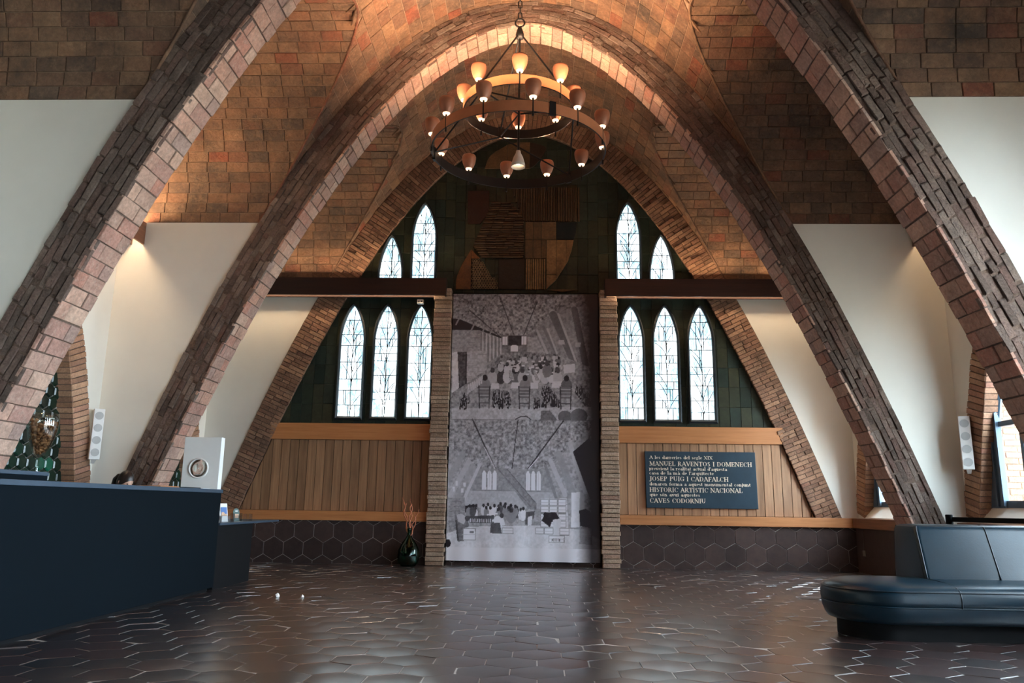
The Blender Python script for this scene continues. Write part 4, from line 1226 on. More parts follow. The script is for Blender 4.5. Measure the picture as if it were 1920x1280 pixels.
# ------------------------------------------------------------------ plaque with raised serif lettering
def glyph(ch):
    """strokes of a bold serif letter: V/v uprights, H bars, D/d diagonals, O arcs, s serifs"""
    G = {
     'A': (.86, 'd .10 0 .42 1|D .40 1 .76 0|H .22 .62 .32|s .10 0|s .76 0'), 'C': (.80, 'O .43 .5 .37 .5 45 315|v .74 .68 .96'),
     'D': (.86, 'V .19 0 1|O .36 .5 .42 .5 -90 90|H .06 .38 .035|H .06 .38 .965'), 'E': (.74, 'V .19 0 1|H .06 .64 .035|H .19 .52 .5|H .06 .62 .965|v .61 .74 1|v .64 0 .27|v .52 .4 .6'),
     'F': (.68, 'V .19 0 1|s .19 0|H .19 .5 .5|H .06 .62 .965|v .61 .74 1|v .50 .4 .6'), 'G': (.86, 'O .43 .5 .37 .5 45 320|v .74 .68 .96|V .70 .05 .42|s .70 .43'),
     'H': (.92, 'V .19 0 1|V .73 0 1|H .19 .73 .5|s .19 0|s .19 1|s .73 0|s .73 1'), 'I': (.42, 'V .21 0 1|s .21 0|s .21 1'),
     'J': (.52, 'V .32 .0 1|O .16 .0 .17 .16 180 360|s .32 1'), 'L': (.70, 'V .19 0 1|s .19 1|H .06 .62 .035|v .63 0 .30'),
     'M': (1.08, 'v .14 0 1|D .17 1 .52 .05|d .52 .05 .88 1|V .90 0 1|s .14 0|s .12 1|s .90 0|s .92 1'), 'N': (.92, 'v .14 0 1|D .16 1 .74 .03|v .76 0 1|s .14 0|s .10 1|s .76 1'),
     'O': (.90, 'O .45 .5 .38 .5 0 360'), 'P': (.72, 'V .19 0 1|O .36 .74 .28 .26 -90 90|H .06 .38 .965|H .19 .38 .50|s .19 0'),
     'R': (.84, 'V .19 0 1|O .36 .74 .26 .26 -90 90|H .06 .38 .965|H .19 .38 .50|D .40 .5 .72 0|s .19 0|s .76 0'),
     'S': (.66, 'O .34 .73 .22 .25 30 250|O .32 .27 .24 .26 -150 70|D .20 .62 .46 .40'), 'T': (.78, 'V .39 0 1|H .06 .72 .965|v .07 .74 1|v .71 .74 1|s .39 0'),
     'U': (.88, 'V .19 .3 1|O .43 .3 .25 .29 180 360|v .69 .3 1|s .19 1|s .69 1'), 'V': (.84, 'D .12 1 .44 0|d .44 0 .74 1|s .12 1|s .74 1'),
     'X': (.84, 'D .14 1 .70 0|d .14 0 .70 1|s .14 1|s .70 1|s .14 0|s .70 0'),
     'a': (.60, 'O .27 .19 .19 .19 0 360|V .47 0 .48|O .30 .47 .18 .18 0 160|s .50 0'), 'c': (.54, 'O .30 .33 .23 .33 50 310'),
     'd': (.64, 'O .29 .33 .23 .33 0 360|V .50 0 1|s .44 1|s .52 0'), 'e': (.56, 'O .30 .33 .23 .33 0 310|H .1 .52 .36'),
     'f': (.42, 'V .20 0 .8|O .34 .8 .14 .18 50 180|H .06 .40 .63|s .20 0'), 'g': (.60, 'O .28 .42 .19 .23 0 360|O .28 -.04 .22 .18 0 360|d .18 .2 .2 .1|H .4 .56 .62'),
     'i': (.34, 'V .17 0 .66|V .17 .82 .97|s .17 0|s .12 .66'), 'j': (.32, 'V .18 -.15 .66|V .18 .82 .97|O .06 -.15 .12 .12 200 360|s .12 .66'),
     'l': (.34, 'V .17 0 1|s .17 0|s .12 1'), 'm': (1.0, 'V .16 0 .66|O .33 .46 .16 .19 0 180|V .49 0 .46|O .66 .46 .16 .19 0 180|V .82 0 .46|s .16 0|s .49 0|s .82 0|s .10 .66'),
     'n': (.68, 'V .16 0 .66|O .33 .46 .16 .19 0 180|V .50 0 .46|s .16 0|s .50 0|s .10 .66'), 'o': (.60, 'O .30 .33 .24 .33 0 360'),
     'p': (.64, 'V .16 -.3 .66|O .36 .33 .22 .33 0 360|s .16 -.3|s .10 .66'), 'q': (.64, 'O .29 .33 .22 .33 0 360|V .50 -.3 .66|s .50 -.3'),
     'r': (.50, 'V .16 0 .66|O .34 .46 .16 .18 30 180|s .16 0|s .10 .66'), 's': (.48, 'O .25 .49 .15 .16 30 250|O .24 .17 .16 .16 -150 70|D .16 .42 .34 .25'),
     't': (.42, 'V .19 .1 .88|H .04 .38 .63|O .30 .1 .12 .1 180 330'), 'u': (.68, 'V .16 .2 .66|O .33 .2 .17 .19 180 360|V .50 0 .66|s .10 .66|s .44 .66|s .54 0'),
     'v': (.60, 'D .10 .66 .31 0|d .31 0 .52 .66|s .10 .66|s .52 .66'), "'": (.22, 'V .11 .74 1')}
    G['\u00e0'] = (G['a'][0], G['a'][1] + '|D .18 .98 .32 .80'); G['\u00f3'] = (G['o'][0], G['o'][1] + '|D .26 .80 .40 .98')
    return G[ch]
def letters(text, size, x, z, mb, y, width=None):
    adv = sum((glyph(c)[0] if c != ' ' else .42) for c in text)
    k = size if width is None else width / adv
    for c in text:
        if c == ' ': x += .42 * k; continue
        a, st = glyph(c)
        for s_ in st.split('|'):
            p = s_.split(); t = p[0]; q = [float(v) for v in p[1:]]
            def quad(*pts): mb.prism([(x + u * k, y, z + w * size) for u, w in pts], (0, -0.006, 0))
            if t in 'Vv':
                h = .085 if t == 'V' else .035; quad((q[0] - h, q[1]), (q[0] + h, q[1]), (q[0] + h, q[2]), (q[0] - h, q[2]))
            elif t == 'H': quad((q[0], q[2] - .035), (q[1], q[2] - .035), (q[1], q[2] + .035), (q[0], q[2] + .035))
            elif t in 'Dd':
                h = .09 if t == 'D' else .035; quad((q[0] - h, q[1]), (q[0] + h, q[1]), (q[2] + h, q[3]), (q[2] - h, q[3]))
            elif t == 's': quad((q[0] - .16, q[1] - .03), (q[0] + .16, q[1] - .03), (q[0] + .16, q[1] + .03), (q[0] - .16, q[1] + .03))
            elif t == 'O':
                n = 14; a0, a1 = math.radians(q[4]), math.radians(q[5])
                for i in range(n):
                    pa = []
                    for b_ in (a0 + (a1 - a0) * i / n, a0 + (a1 - a0) * (i + 1) / n):
                        tw = .045 + .12 * abs(math.cos(b_)) ** 1.5; tw = min(tw, q[2] * .8)
                        pa.append(((q[0] + q[2] * math.cos(b_), q[1] + q[3] * math.sin(b_)), (q[0] + (q[2] - tw) * math.cos(b_), q[1] + (q[3] - tw * .55) * math.sin(b_))))
                    quad(pa[0][0], pa[1][0], pa[1][1], pa[0][1])
        x += a * k
PX0, PX1, PZ0, PZ1 = 2.05, 3.917, 0.98, 1.918
plq = empty('inscription_plaque', (0, 13.29, 0)); tag(plq, 'dark blue plaque with raised cream serif inscription on the right panelling', 'plaque')
MB().prism([(PX0 + .012, 0, PZ0), (PX1, 0, PZ0), (PX1 - .012, 0, PZ1), (PX0, 0, PZ1)], (0, .035, 0)).build('board', plain('plaque_blue', S(32, 52, 64), 0.4, var=0.2, nscale=3), plq, bevel=.004)
cream = plain('cream_letter', S(232, 214, 190), 0.5)
# text, cap height, baseline fraction from top, left fraction, width fraction
LN = [('A les darreries del segle XIX', .052, .135, .035, .57), ('MANUEL RAVENTOS I DOMENECH', .072, .258, .035, .92), ('preveient la realitat actual d\'aquesta', .052, .335, .03, .70), ('casa de la m\u00e0 de l\'arquitecte', .052, .413, .03, .58),
      ('JOSEP PUIG I CADAFALCH', .072, .525, .03, .71), ('donaren forma a aquest monumental conjunt', .052, .607, .03, .905), ('HISTORIC ARTISTIC NACIONAL', .072, .720, .03, .83), ('que s\u00f3n avui aquestes', .052, .795, .03, .45), ('CAVES CODORNIU', .072, .910, .03, .50)]
for t, sz, fz, fx, fw in LN:
    adv = sum((glyph(c)[0] if c != ' ' else .42) for c in t); kx = (PX1 - PX0) * fw / adv; xw = PX0 + .01 + (PX1 - PX0) * fx
    for wd in t.split(' '):
        aw = sum(glyph(c)[0] for c in wd)
        mb = MB(); letters(wd, sz, xw, PZ1 - (PZ1 - PZ0) * fz, mb, 0.0, aw * kx); mb.build('lettering', cream, plq)
        xw += (aw + .42) * kx

# emergency lamp under the left light beam
em = empty('emergency_lamp', (-1.86, 13.22, 4.455)); tag(em, 'small white twin-eyed emergency lamp under the left light beam', 'lamp')
MB().box(-.055, .055, -.05, .04, 0, .075).build('housing', M['white'], em, bevel=.006)
for x in (-.024, .024): MB().tube([(x, -.054, .037), (x, -.049, .037)], .012, 10).build('eye', M['black'], em)

# ------------------------------------------------------------------ chandelier
CX, CY, CZ = -0.02, 8.29, 4.80
ch = empty('chandelier', (CX, CY, CZ)); tag(ch, 'two-tier black iron ring chandelier with copper cup lamps hanging on a chain', 'chandelier')
copper = plain('copper_strap', S(176, 112, 76), 0.45, 0.35, var=0.12)
cupm = plain('copper_cup', S(158, 98, 70), 0.5, 0.15, var=0.1, nscale=20)
glow = emitter('lamp_glow', (1.0, 0.62, 0.36, 1), 3.5)
def ringband(R, z0, z1, name):
    mb = MB(); mb.lathe([(R - .008, z0), (R + .008, z0), (R + .008, z1), (R - .008, z1), (R - .008, z0)], 64)
    return mb
def band_obj(R, z0, z1):
    o = ringband(R, z0 - CZ, z1 - CZ, 'ring').build('ring', copper, ch, smooth='auto')
    o.data.materials.append(M['black_iron'])
    for p in o.data.polygons:                      # the strap is copper outside and black inside
        c = p.center; n = p.normal
        if n.x * c.x + n.y * c.y < 0 or abs(n.z) > .5: p.material_index = 1
    return o
RL, RU = 1.0, 0.645
zl0, zl1, zu0, zu1 = 4.965, 5.085, 5.475, 5.59
band_obj(RL, zl0, zl1); band_obj(RU, zu0, zu1)
cup_prof = [(.042, .0), (.050, .010), (.069, .045), (.081, .085), (.087, .125), (.087, .155), (.081, .172), (.078, .172), (.083, .153), (.082, .125), (.076, .085), (.064, .045), (.045, .014), (.030, .010)]
cup_me = MB().lathe(cup_prof, 20).build('tmp', cupm, None, smooth=True).data
glow_me = MB().lathe([(.0, -.016), (.036, -.014), (.040, .001), (.034, .02), (.0, .022)], 14).build('tmp2', glow, None, smooth=True).data
for o in [o for o in COL.objects if o.name.startswith('tmp')]: bpy.data.objects.remove(o)
CUP_W = 86.0 * LAMP
def cup(ang, R, zr, k):
    x, y = R * math.sin(ang), -R * math.cos(ang)
    z = zr + .045 - CZ
    MB().tube([(x, y, zr - CZ - .17), (x, y, z + .005)], .011, 8).build('stem', M['black_iron'], ch)
    o = bpy.data.objects.new('lamp_cup', cup_me); COL.objects.link(o); o.parent = ch; o.location = (x, y, z)
    g = bpy.data.objects.new('bulb', glow_me); COL.objects.link(g); g.parent = o
    l = bpy.data.lights.new('cup_light', 'POINT'); l.energy = CUP_W; l.color = (1.0, 0.66, 0.40); l.shadow_soft_size = .03
    lo = bpy.data.objects.new('cup_light', l); COL.objects.link(lo); lo.parent = ch; lo.location = (x, y, z + .112)
for k in range(12): cup(math.radians(10 + 30 * k), RL, zl1, k)
for k in range(8): cup(math.radians(2 + 45 * k), RU, zu1, k)
hub_z = 6.50 - CZ
MB().lathe([(.0, -.06), (.045, -.05), (.05, .0), (.035, .06), (.02, .10), (.0, .11)], 16, (0, 0, hub_z)).build('hub', M['black_iron'], ch, smooth=True)
MB().ringtube((0, 0, hub_z + .155), .055, .011, 20, 8, 'y').build('hook_ring', M['black_iron'], ch, smooth=True)
zc = hub_z + .245; k = 0
while zc + CZ < 8.10:
    link = MB(); R, r, hh = .022, .0075, .028
    pts = [(R * math.cos(a), 0, (hh if math.sin(a) > 0 else -hh) + R * math.sin(a)) for a in np.linspace(0, 2 * math.pi, 17)]
    if k % 2: pts = [(0, p[0], p[2]) for p in pts]
    link.tube([(p[0], p[1], p[2] + zc) for p in pts], r, 6, cap=False); link.build('chain_link', M['black_iron'], ch, smooth=True)
    zc += .078; k += 1
for k in range(3):
    a = math.radians(-38 + 120 * k); b2 = math.radians(22 + 120 * k)
    P = lambda R, an, z: (R * math.sin(an), -R * math.cos(an), z - CZ)
    MB().tube([(0.03 * math.sin(a), -.03 * math.cos(a), hub_z - .02), P(RU, a, zu1 - .02)], .011, 8).build('hanger_rod', M['black_iron'], ch)
    MB().tube([P(RU, a, zu0), P(RL, b2, zl1 - .03)], .010, 8).build('tie_rod', M['black_iron'], ch)
    MB().tube([P(RU, a, zu0), P(RL, math.radians(-98 + 120 * k), zl1 - .03)], .010, 8).build('tie_rod', M['black_iron'], ch)
    MB().tube([P(RU, a, zu0 + .01), P(.02, a, zu0 - .01)], .010, 8).build('cross_bar', M['black_iron'], ch)
    for R, an, z0_, z1_ in ((RU, a, zu0 - .015, zu1 + .015), (RL, b2, zl0 - .015, zl1 + .015)):
        c, s_ = math.cos(an), math.sin(an)
        mb = MB().box(-.035, .035, -.016, .016, z0_ - CZ, z1_ - CZ)
        mb.v = [(R * s_ + v[0] * c - v[1] * s_ * -1 * 0 + v[1] * s_, -R * c + v[0] * s_ - v[1] * c, v[2]) for v in mb.v]
        mb.build('clamp', M['black_iron'], ch)
MB().tube([(0, 0, hub_z - .05), (0, 0, .20)], .013, 8).build('centre_rod', M['black_iron'], ch)
MB().lathe([(.0, .21), (.025, .20), (.03, .17), (.055, .12), (.075, .05), (.082, .0), (.078, .0), (.071, .05), (.05, .115), (.02, .16), (.0, .165)], 24).build('pendant_shade', plain('pendant_grey', S(176, 160, 146), 0.5), ch, smooth=True)
MB().lathe([(0, .04), (.03, .045), (.045, .075), (.03, .11), (0, .12)], 14).build('pendant_bulb', emitter('pendant_glow', (1, .84, .62, 1), 14), ch, smooth=True)
sl = bpy.data.lights.new('pendant_light', 'SPOT'); sl.energy = 60 * LAMP; sl.color = (1, .78, .55); sl.spot_size = math.radians(110); sl.spot_blend = .6; sl.shadow_soft_size = .04
so = bpy.data.objects.new('pendant_light', sl); COL.objects.link(so); so.parent = ch; so.location = (0, 0, .02)

# ------------------------------------------------------------------ reception counter
cnt = empty('reception_counter', (-3.43, 6.4, 0)); tag(cnt, 'long dark navy reception counter with grey-blue top edge on the left', 'counter')
CL0, CL1 = -2.6, 2.62
MB().box(-.04, 0, CL0, CL1, .04, 1.085).build('front_panel', M['counter_blue'], cnt, bevel=.004)
MB().box(-.47, .012, CL0, CL1 + .012, 1.085, 1.125).build('top_ledge', M['counter_edge'], cnt, bevel=.004)
MB().box(-.78, -.04, CL1 - .04, CL1, .04, 1.085).build('end_panel', M['counter_blue'], cnt, bevel=.004)
MB().box(-.78, -.04, CL0, CL0 + .04, .04, 1.085).build('end_panel', M['counter_blue'], cnt, bevel=.004)
MB().box(-.72, -.04, CL0 + .04, CL1 - .04, .70, .74).build('desk_top', M['counter_edge'], cnt)
MB().box(-.74, -.05, CL0 + .03, CL1 - .05, 0, .04).build('plinth', M['black'], cnt)
sc = empty('low_counter', (-3.43, 10.1, 0)); tag(sc, 'low black side counter with thin grey top holding brochures', 'counter')
MB().box(-.55, .0, -1.04, 1.05, .72, .745).build('top', M['counter_edge'], sc, bevel=.003)
MB().box(-.5, -.03, -1.03, .10, 0, .72).build('body', M['black'], sc)

# flat blue box on the counter
fb = empty('document_box', (-3.75, 5.65, 1.125)); tag(fb, 'flat dark blue document box lying on the counter at far left', 'box')
MB().box(-.12, .12, -.40, .41, .0, .045).build('base', M['counter_blue'], fb, bevel=.004)
MB().box(-.125, .125, -.405, .415, .045, .075).build('lid', M['counter_edge'], fb, bevel=.004)

# white panel with round mirror
wp = empty('mirror_box', (-3.64, 8.93, 1.125)); tag(wp, 'white upright box with a round mirror standing on the counter end', 'mirror')
MB().box(-.225, .205, -.03, .07, 0, .592).build('box', M['white'], wp, bevel=.003)
mirm, nt, b = nodes_of('mirror'); b.inputs['Metallic'].default_value = 1; b.inputs['Roughness'].default_value = .08
_g = N(nt, 'ShaderNodeNewGeometry'); nt.links.new(ramp(nt, noise(nt, _g.outputs['Position'], 3), [(0, (.75, .75, .74, 1)), (1, (.85, .85, .84, 1))]), b.inputs['Base Color'])
md = MB(); n_ = 32
md.v.append((-.035, -.028, .235))
for rr_, dy in ((.05, -.012), (.10, -.004)):
    for i in range(n_):
        a = 2 * math.pi * i / n_; md.v.append((-.035 + rr_ * math.cos(a), -.03 + dy - .001, .235 + rr_ * math.sin(a)))
for i in range(n_):
    md.f.append((0, 1 + i, 1 + (i + 1) % n_)); md.f.append((1 + i, 1 + n_ + i, 1 + n_ + (i + 1) % n_, 1 + (i + 1) % n_))
md.build('mirror_glass', mirm, wp, smooth=True)
MB().ringtube((-.035, -.034, .235), .108, .010, 32, 8, 'y').build('mirror_rim', M['white'], wp, smooth=True)

# papers
MB_ = MB().box(-.12, .12, -.30, .12, 0, .014)
t_ = MB_.build('wooden_tray', M['band'], None, bevel=.004, loc=(-3.66, 8.05, 1.125)); tag(t_, 'flat light wooden tray on the counter beside the receptionist', 'tray')
t_ = MB().box(-.11, .11, -.18, .18, 0, .012).build('black_folder', M['black'], None, bevel=.003, loc=(-3.62, 8.45, 1.125)); tag(t_, 'thin black folder lying on the counter by the mirror box', 'folder')
t_ = MB().box(-.08, .08, -.10, .10, 0, .006).build('paper_sheet', M['white'], None, loc=(-3.57, 8.74, 1.125)); tag(t_, 'white sheet of paper lying in front of the mirror box', 'paper')

# brochures in clear holders
sky_b = plain('print_sky', S(70, 110, 170), .5); stone_b = plain('print_stone', S(200, 160, 130), .5, var=.3, nscale=60)
def brochure(x, y, lab):
    r = empty('brochure_holder', (x, y, .745), math.radians(62)); tag(r, lab, 'brochure', 'brochures on the low counter')
    MB().prism([(-.06, .03, 0), (.06, .03, 0), (.06, .075, .22), (-.06, .075, .22)], (0, .012, 0)).build('brochure', M['white'], r)
    MB().prism([(-.045, .0425, .085), (.045, .0425, .085), (.045, .061, .175), (-.045, .061, .175)], (0, -.002, 0)).build('picture', sky_b, r)
    MB().prism([(-.045, .040, .070), (.045, .040, .070), (.03, .053, .13), (.012, .060, .160), (-.012, .053, .128), (-.03, .055, .14)], (0, -.003, 0)).build('picture_building', stone_b, r)
    MB().box(-.065, .065, .0, .005, 0, .08).box(-.065, .065, .0, .1, 0, .004).box(-.065, -.061, 0, .09, 0, .07).box(.061, .065, 0, .09, 0, .07).build('holder', M['acrylic'], r)
brochure(-3.58, 9.33, 'white photo brochure in clear holder, half hidden by the navy counter')
brochure(-3.58, 9.60, 'white photo brochure in clear holder, fully in view on the low counter')
r = empty('leaflet_stand', (-3.58, 10.0, .745), math.radians(62)); tag(r, 'small rounded dark green leaflet in clear stand on the low counter', 'leaflet')
pts = [(-.05, 0), (.05, 0), (.05, .11)] + [(.05 * math.cos(a), .11 + .05 * math.sin(a)) for a in np.linspace(0.2, math.pi - .2, 8)] + [(-.05, .11)]
MB().prism([(p[0], .03 + p[1] * .15, p[1]) for p in pts], (0, .006, 0)).build('leaflet', plain('leaf_green', S(18, 62, 50), .4), r)
MB().box(-.03, .03, .034, .036, .04, .09).build('picture', stone_b, r); MB().box(-.02, .02, .044, .046, .12, .132).build('caption_block', M['white'], r)
MB().box(-.06, .06, 0, .004, 0, .075).box(-.06, .06, 0, .08, 0, .004).box(-.064, -.06, 0, .08, 0, .1).box(.06, .064, 0, .08, 0, .1).build('stand', M['acrylic'], r)
r = empty('card_holder', (-3.52, 10.22, .745), math.radians(62)); tag(r, 'small empty clear card holder at the end of the brochures', 'holder')
MB().box(-.05, .05, 0, .004, 0, .09).box(-.05, .05, 0, .06, 0, .004).box(-.05, -.046, 0, .06, 0, .09).box(.046, .05, 0, .06, 0, .09).build('pocket', M['acrylic'], r)

# back cabinet with giant goblet of corks
cb = empty('back_cabinet', (-5.0, 7.75, 0)); tag(cb, 'low dark cabinet behind the reception counter carrying the giant goblet', 'cabinet')
MB().box(-.38, .28, -.6, .9, .08, .88).build('body', M['counter_blue'], cb, bevel=.004)
MB().box(-.40, .30, -.62, .92, .88, .91).build('top', M['counter_edge'], cb, bevel=.003)
MB().box(-.36, .24, -.58, .88, 0, .08).build('plinth', M['black'], cb)
for k in range(3): MB().box(.281, .296, -.58 + k * .49, -.12 + k * .49, .12, .86).build('door', M['counter_blue'], cb, bevel=.003)
GX, GY, GZ = -5.0, 8.02, .91
gb = empty('giant_goblet', (GX, GY, GZ)); tag(gb, 'giant tulip glass goblet filled with corks behind the counter', 'goblet')
bowl = [(.012, .50), (.05, .53), (.095, .62), (.130, .72), (.150, .82), (.152, .90), (.142, .965)]
MB().lathe([(.0, .495)] + bowl + [(.139, .965), (.149, .90), (.147, .82), (.127, .72), (.092, .62), (.047, .535), (0, .512)], 32).build('bowl', M['goblet_glass'], gb, smooth=True)
MB().lathe([(0, .50), (.014, .49), (.010, .40), (.010, .10), (.02, .04), (.11, .012), (.13, .0), (0, 0)], 24).build('stem', M['goblet_glass'], gb, smooth=True)
ck = masonry('cork', [S(158, 108, 74), S(132, 86, 58), S(176, 126, 90), S(114, 74, 50)], stain=.2, fine=90, bstr=.3)
cork_me = MB().tube([(0, 0, -.020), (0, 0, -.017), (0, 0, .017), (0, 0, .020)], [.0095, .0125, .0125, .0095], 8).build('tmp', ck, None).data
bpy.data.objects.remove([o for o in COL.objects if o.name.startswith('tmp')][0])
placed = []; rc = random.Random(3); tries = 0
while len(placed) < 190 and tries < 30000:
    tries += 1
    z = rc.uniform(.55, .90); Rm = float(np.interp(z, [b_[1] for b_ in bowl], [b_[0] for b_ in bowl])) - .026
    if Rm <= 0.004: continue
    rr_ = Rm * math.sqrt(rc.uniform(.25, 1)); a = rc.uniform(0, 2 * math.pi)
    p = Vector((rr_ * math.cos(a), rr_ * math.sin(a), z))
    if z > .87 + .03 * math.cos(a * 2): continue
    if all((p - q).length > .027 for q in placed): placed.append(p)
for p in placed:
    o = bpy.data.objects.new('cork', cork_me); COL.objects.link(o); o.location = Vector((GX, GY, GZ)) + p
    o.rotation_euler = (rc.uniform(0, 6.3), rc.uniform(0, 6.3), 0)
    tag(o, 'brown wine cork heaped inside the giant glass goblet', 'cork', 'corks in the giant goblet')

# ------------------------------------------------------------------ column loudspeakers
mesh_g = plain('speaker_mesh', S(178, 178, 176), .7)
def column_speaker(x, y, rz, lab):
    r = empty('column_speaker', (x, y, 1.49), rz); tag(r, lab, 'speaker')
    MB().box(-.062, .062, -.05, .05, 0, .645).build('cabinet', M['white'], r, bevel=.006)
    for k in range(4): MB().tube([(0, -.0515, .088 + k * .156), (0, -.055, .088 + k * .156)], .050, 20).build('driver', mesh_g, r)
    MB().prism([(-.03, -.03, 0), (.03, -.03, 0), (.02, .05, -.05), (-.02, .05, -.05)], (0, .01, .0)).build('bracket', M['white'], r)
    MB().tube([(0, .05, .32), (0, .09, .32)], .015, 8).build('mount', M['black_iron'], r)
column_speaker(-5.44, 9.80, math.radians(38), 'white slim column loudspeaker on the left wall beside the bottle-glass window')
column_speaker(5.46, 9.66, math.radians(-28), 'white slim column loudspeaker on the right wall beside the clear window')

# ------------------------------------------------------------------ leather island sofa
sf = empty('leather_sofa', (3.9, 6.79, 0)); tag(sf, 'dark teal leather sofa with a rounded open seat end and low backrest', 'sofa')
def stadium(x0, x1, hw, rad, n=10):
    """rounded rectangle in plan"""
    out = []
    for cx, cy, a0 in ((x1 - rad, hw - rad, 0), (x0 + rad, hw - rad, 90), (x0 + rad, -hw + rad, 180), (x1 - rad, -hw + rad, 270)):
        for i in range(n + 1):
            a = math.radians(a0 + 90 * i / n); out.append((cx + rad * math.cos(a), cy + rad * math.sin(a)))
    return out
def loft(rings, closed_top=True):
    mb = MB(); k = len(rings[0])
    for r_ in rings: mb.v += r_
    for i in range(len(rings) - 1):
        for j_ in range(k): mb.f.append((i * k + j_, i * k + (j_ + 1) % k, (i + 1) * k + (j_ + 1) % k, (i + 1) * k + j_))
    mb.f.append(tuple(range(k))[::-1]); mb.f.append(tuple((len(rings) - 1) * k + j_ for j_ in range(k)))
    return mb
SX0, SX1, SHW, SR = -1.286, 0.95, 0.46, 0.45
def sring(ins, z): return [(p[0], p[1], z) for p in stadium(SX0 + ins, SX1 - ins, SHW - ins, max(SR - ins, .03), 14)]
loft([sring(.11, 0), sring(.11, .15)]).build('plinth', M['black'], sf, smooth='auto')
loft([sring(.10, .125), sring(.05, .135), sring(.022, .17), sring(.004, .22), sring(0, .262)]).build('seat_base', M['leather'], sf, smooth='auto')
loft([sring(0, .262), sring(-.004, .30), sring(-.004, .345), sring(.006, .375), sring(.028, .400), sring(.07, .420), sring(.14, .436), sring(.24, .446), sring(.36, .452), sring(.42, .452)]).build('seat_cushion', M['leather'], sf, smooth=True)
def loop_tube(ins, z, r):
    p = sring(ins, z); mb = MB(); mb.tube(p + [p[0]], r, 6, cap=False); return mb
loop_tube(-.001, .262, .005).build('piping', M['leather'], sf, smooth=True); loop_tube(.005, .378, .006).build('piping', M['piping'], sf, smooth=True)
BX0 = -.50
def bring(x0, ya, yb, rad, z):
    hw = (yb - ya) / 2; return [(p[0], p[1] + (ya + yb) / 2, z) for p in stadium(x0, SX1 - .02, hw, rad, 5)]
loft([bring(BX0, -.12, .455, .04, .42), bring(BX0, -.10, .455, .04, .50), bring(BX0 + .01, -.02, .45, .04, .70), bring(BX0 + .015, .035, .445, .04, .83), bring(BX0 + .025, .055, .435, .04, .862), bring(BX0 + .05, .08, .41, .04, .877), bring(BX0 + .10, .13, .36, .03, .882)]).build('backrest', M['leather'], sf, smooth='auto')
MB().tube([(BX0 + .012, -.118, .44), (BX0 + .012, -.10, .50), (BX0 + .022, -.018, .70), (BX0 + .028, .037, .83), (BX0 + .04, .06, .866)], .007, 6).build('piping', M['piping'], sf, smooth=True)
MB().tube([(BX0 + .012, .448, .44), (BX0 + .022, .444, .70), (BX0 + .028, .438, .83), (BX0 + .04, .428, .866)], .006, 6).build('piping', M['leather'], sf, smooth=True)
MB().tube([(.10, -.122, .44), (.10, -.103, .50), (.10, -.023, .70), (.10, .032, .83), (.10, .052, .862), (.10, .13, .885)], .005, 6).build('seam', M['piping'], sf, smooth=True)
MB().tube([(BX0 + .01, -.12, .450), (BX0 + .04, -.24, .443), (BX0 + .07, -.34, .428), (BX0 + .085, -.41, .409), (BX0 + .09, -.452, .38), (BX0 + .09, -.466, .33), (BX0 + .09, -.463, .262)], .006, 6).build('seam', M['piping'], sf, smooth=True)

# ------------------------------------------------------------------ belt barrier
def barrier_post(x, y, lab):
    r = empty('barrier_post', (x, y, 0)); tag(r, lab, 'barrier post', 'belt barrier by the right window')
    MB().lathe([(0, 0), (.16, 0), (.16, .012), (.06, .03), (.03, .035), (0, .036)], 24).build('base', M['black'], r, smooth=True)
    MB().tube([(0, 0, .03), (0, 0, .86)], .028, 14).build('pole', M['black'], r, smooth='auto')
    MB().tube([(0, 0, .86), (0, 0, .865), (0, 0, .955), (0, 0, .96)], [.028, .036, .036, .030], 14).build('head', M['black'], r, smooth='auto')
    return r
barrier_post(4.57, 8.5, 'black barrier post just behind the sofa back'); barrier_post(5.02, 7.75, 'black barrier post at the right edge by the window')
d = Vector((.45, -.75, 0)); d.normalize(); nrm = Vector((-d.y, d.x, 0)) * .0015
a, b_ = Vector((4.57, 8.5, 0)) + d * .036, Vector((5.02, 7.75, 0)) - d * .036
bt = MB().prism([a + nrm + Vector((0, 0, .885)), b_ + nrm + Vector((0, 0, .885)), b_ + nrm + Vector((0, 0, .935)), a + nrm + Vector((0, 0, .935))], -2 * nrm).build('barrier_belt', M['black']); tag(bt, 'black retractable belt stretched between the two barrier posts', 'belt')

# socket with cable under the right sill
sk = empty('wall_socket', (5.455, 12.92, .27)); tag(sk, 'small wall socket with a cable below the right wooden sill', 'socket')
MB().box(-.012, 0, -.05, .05, 0, .09).build('plate', plain('socket_grey', S(120, 116, 110), .5), sk, bevel=.004)
MB().tube([(-.008, .0, .09), (-.008, -.004, .25), (-.008, -.012, .42)], .005, 6).build('cable', plain('cable_grey', S(96, 92, 88), .5), sk)

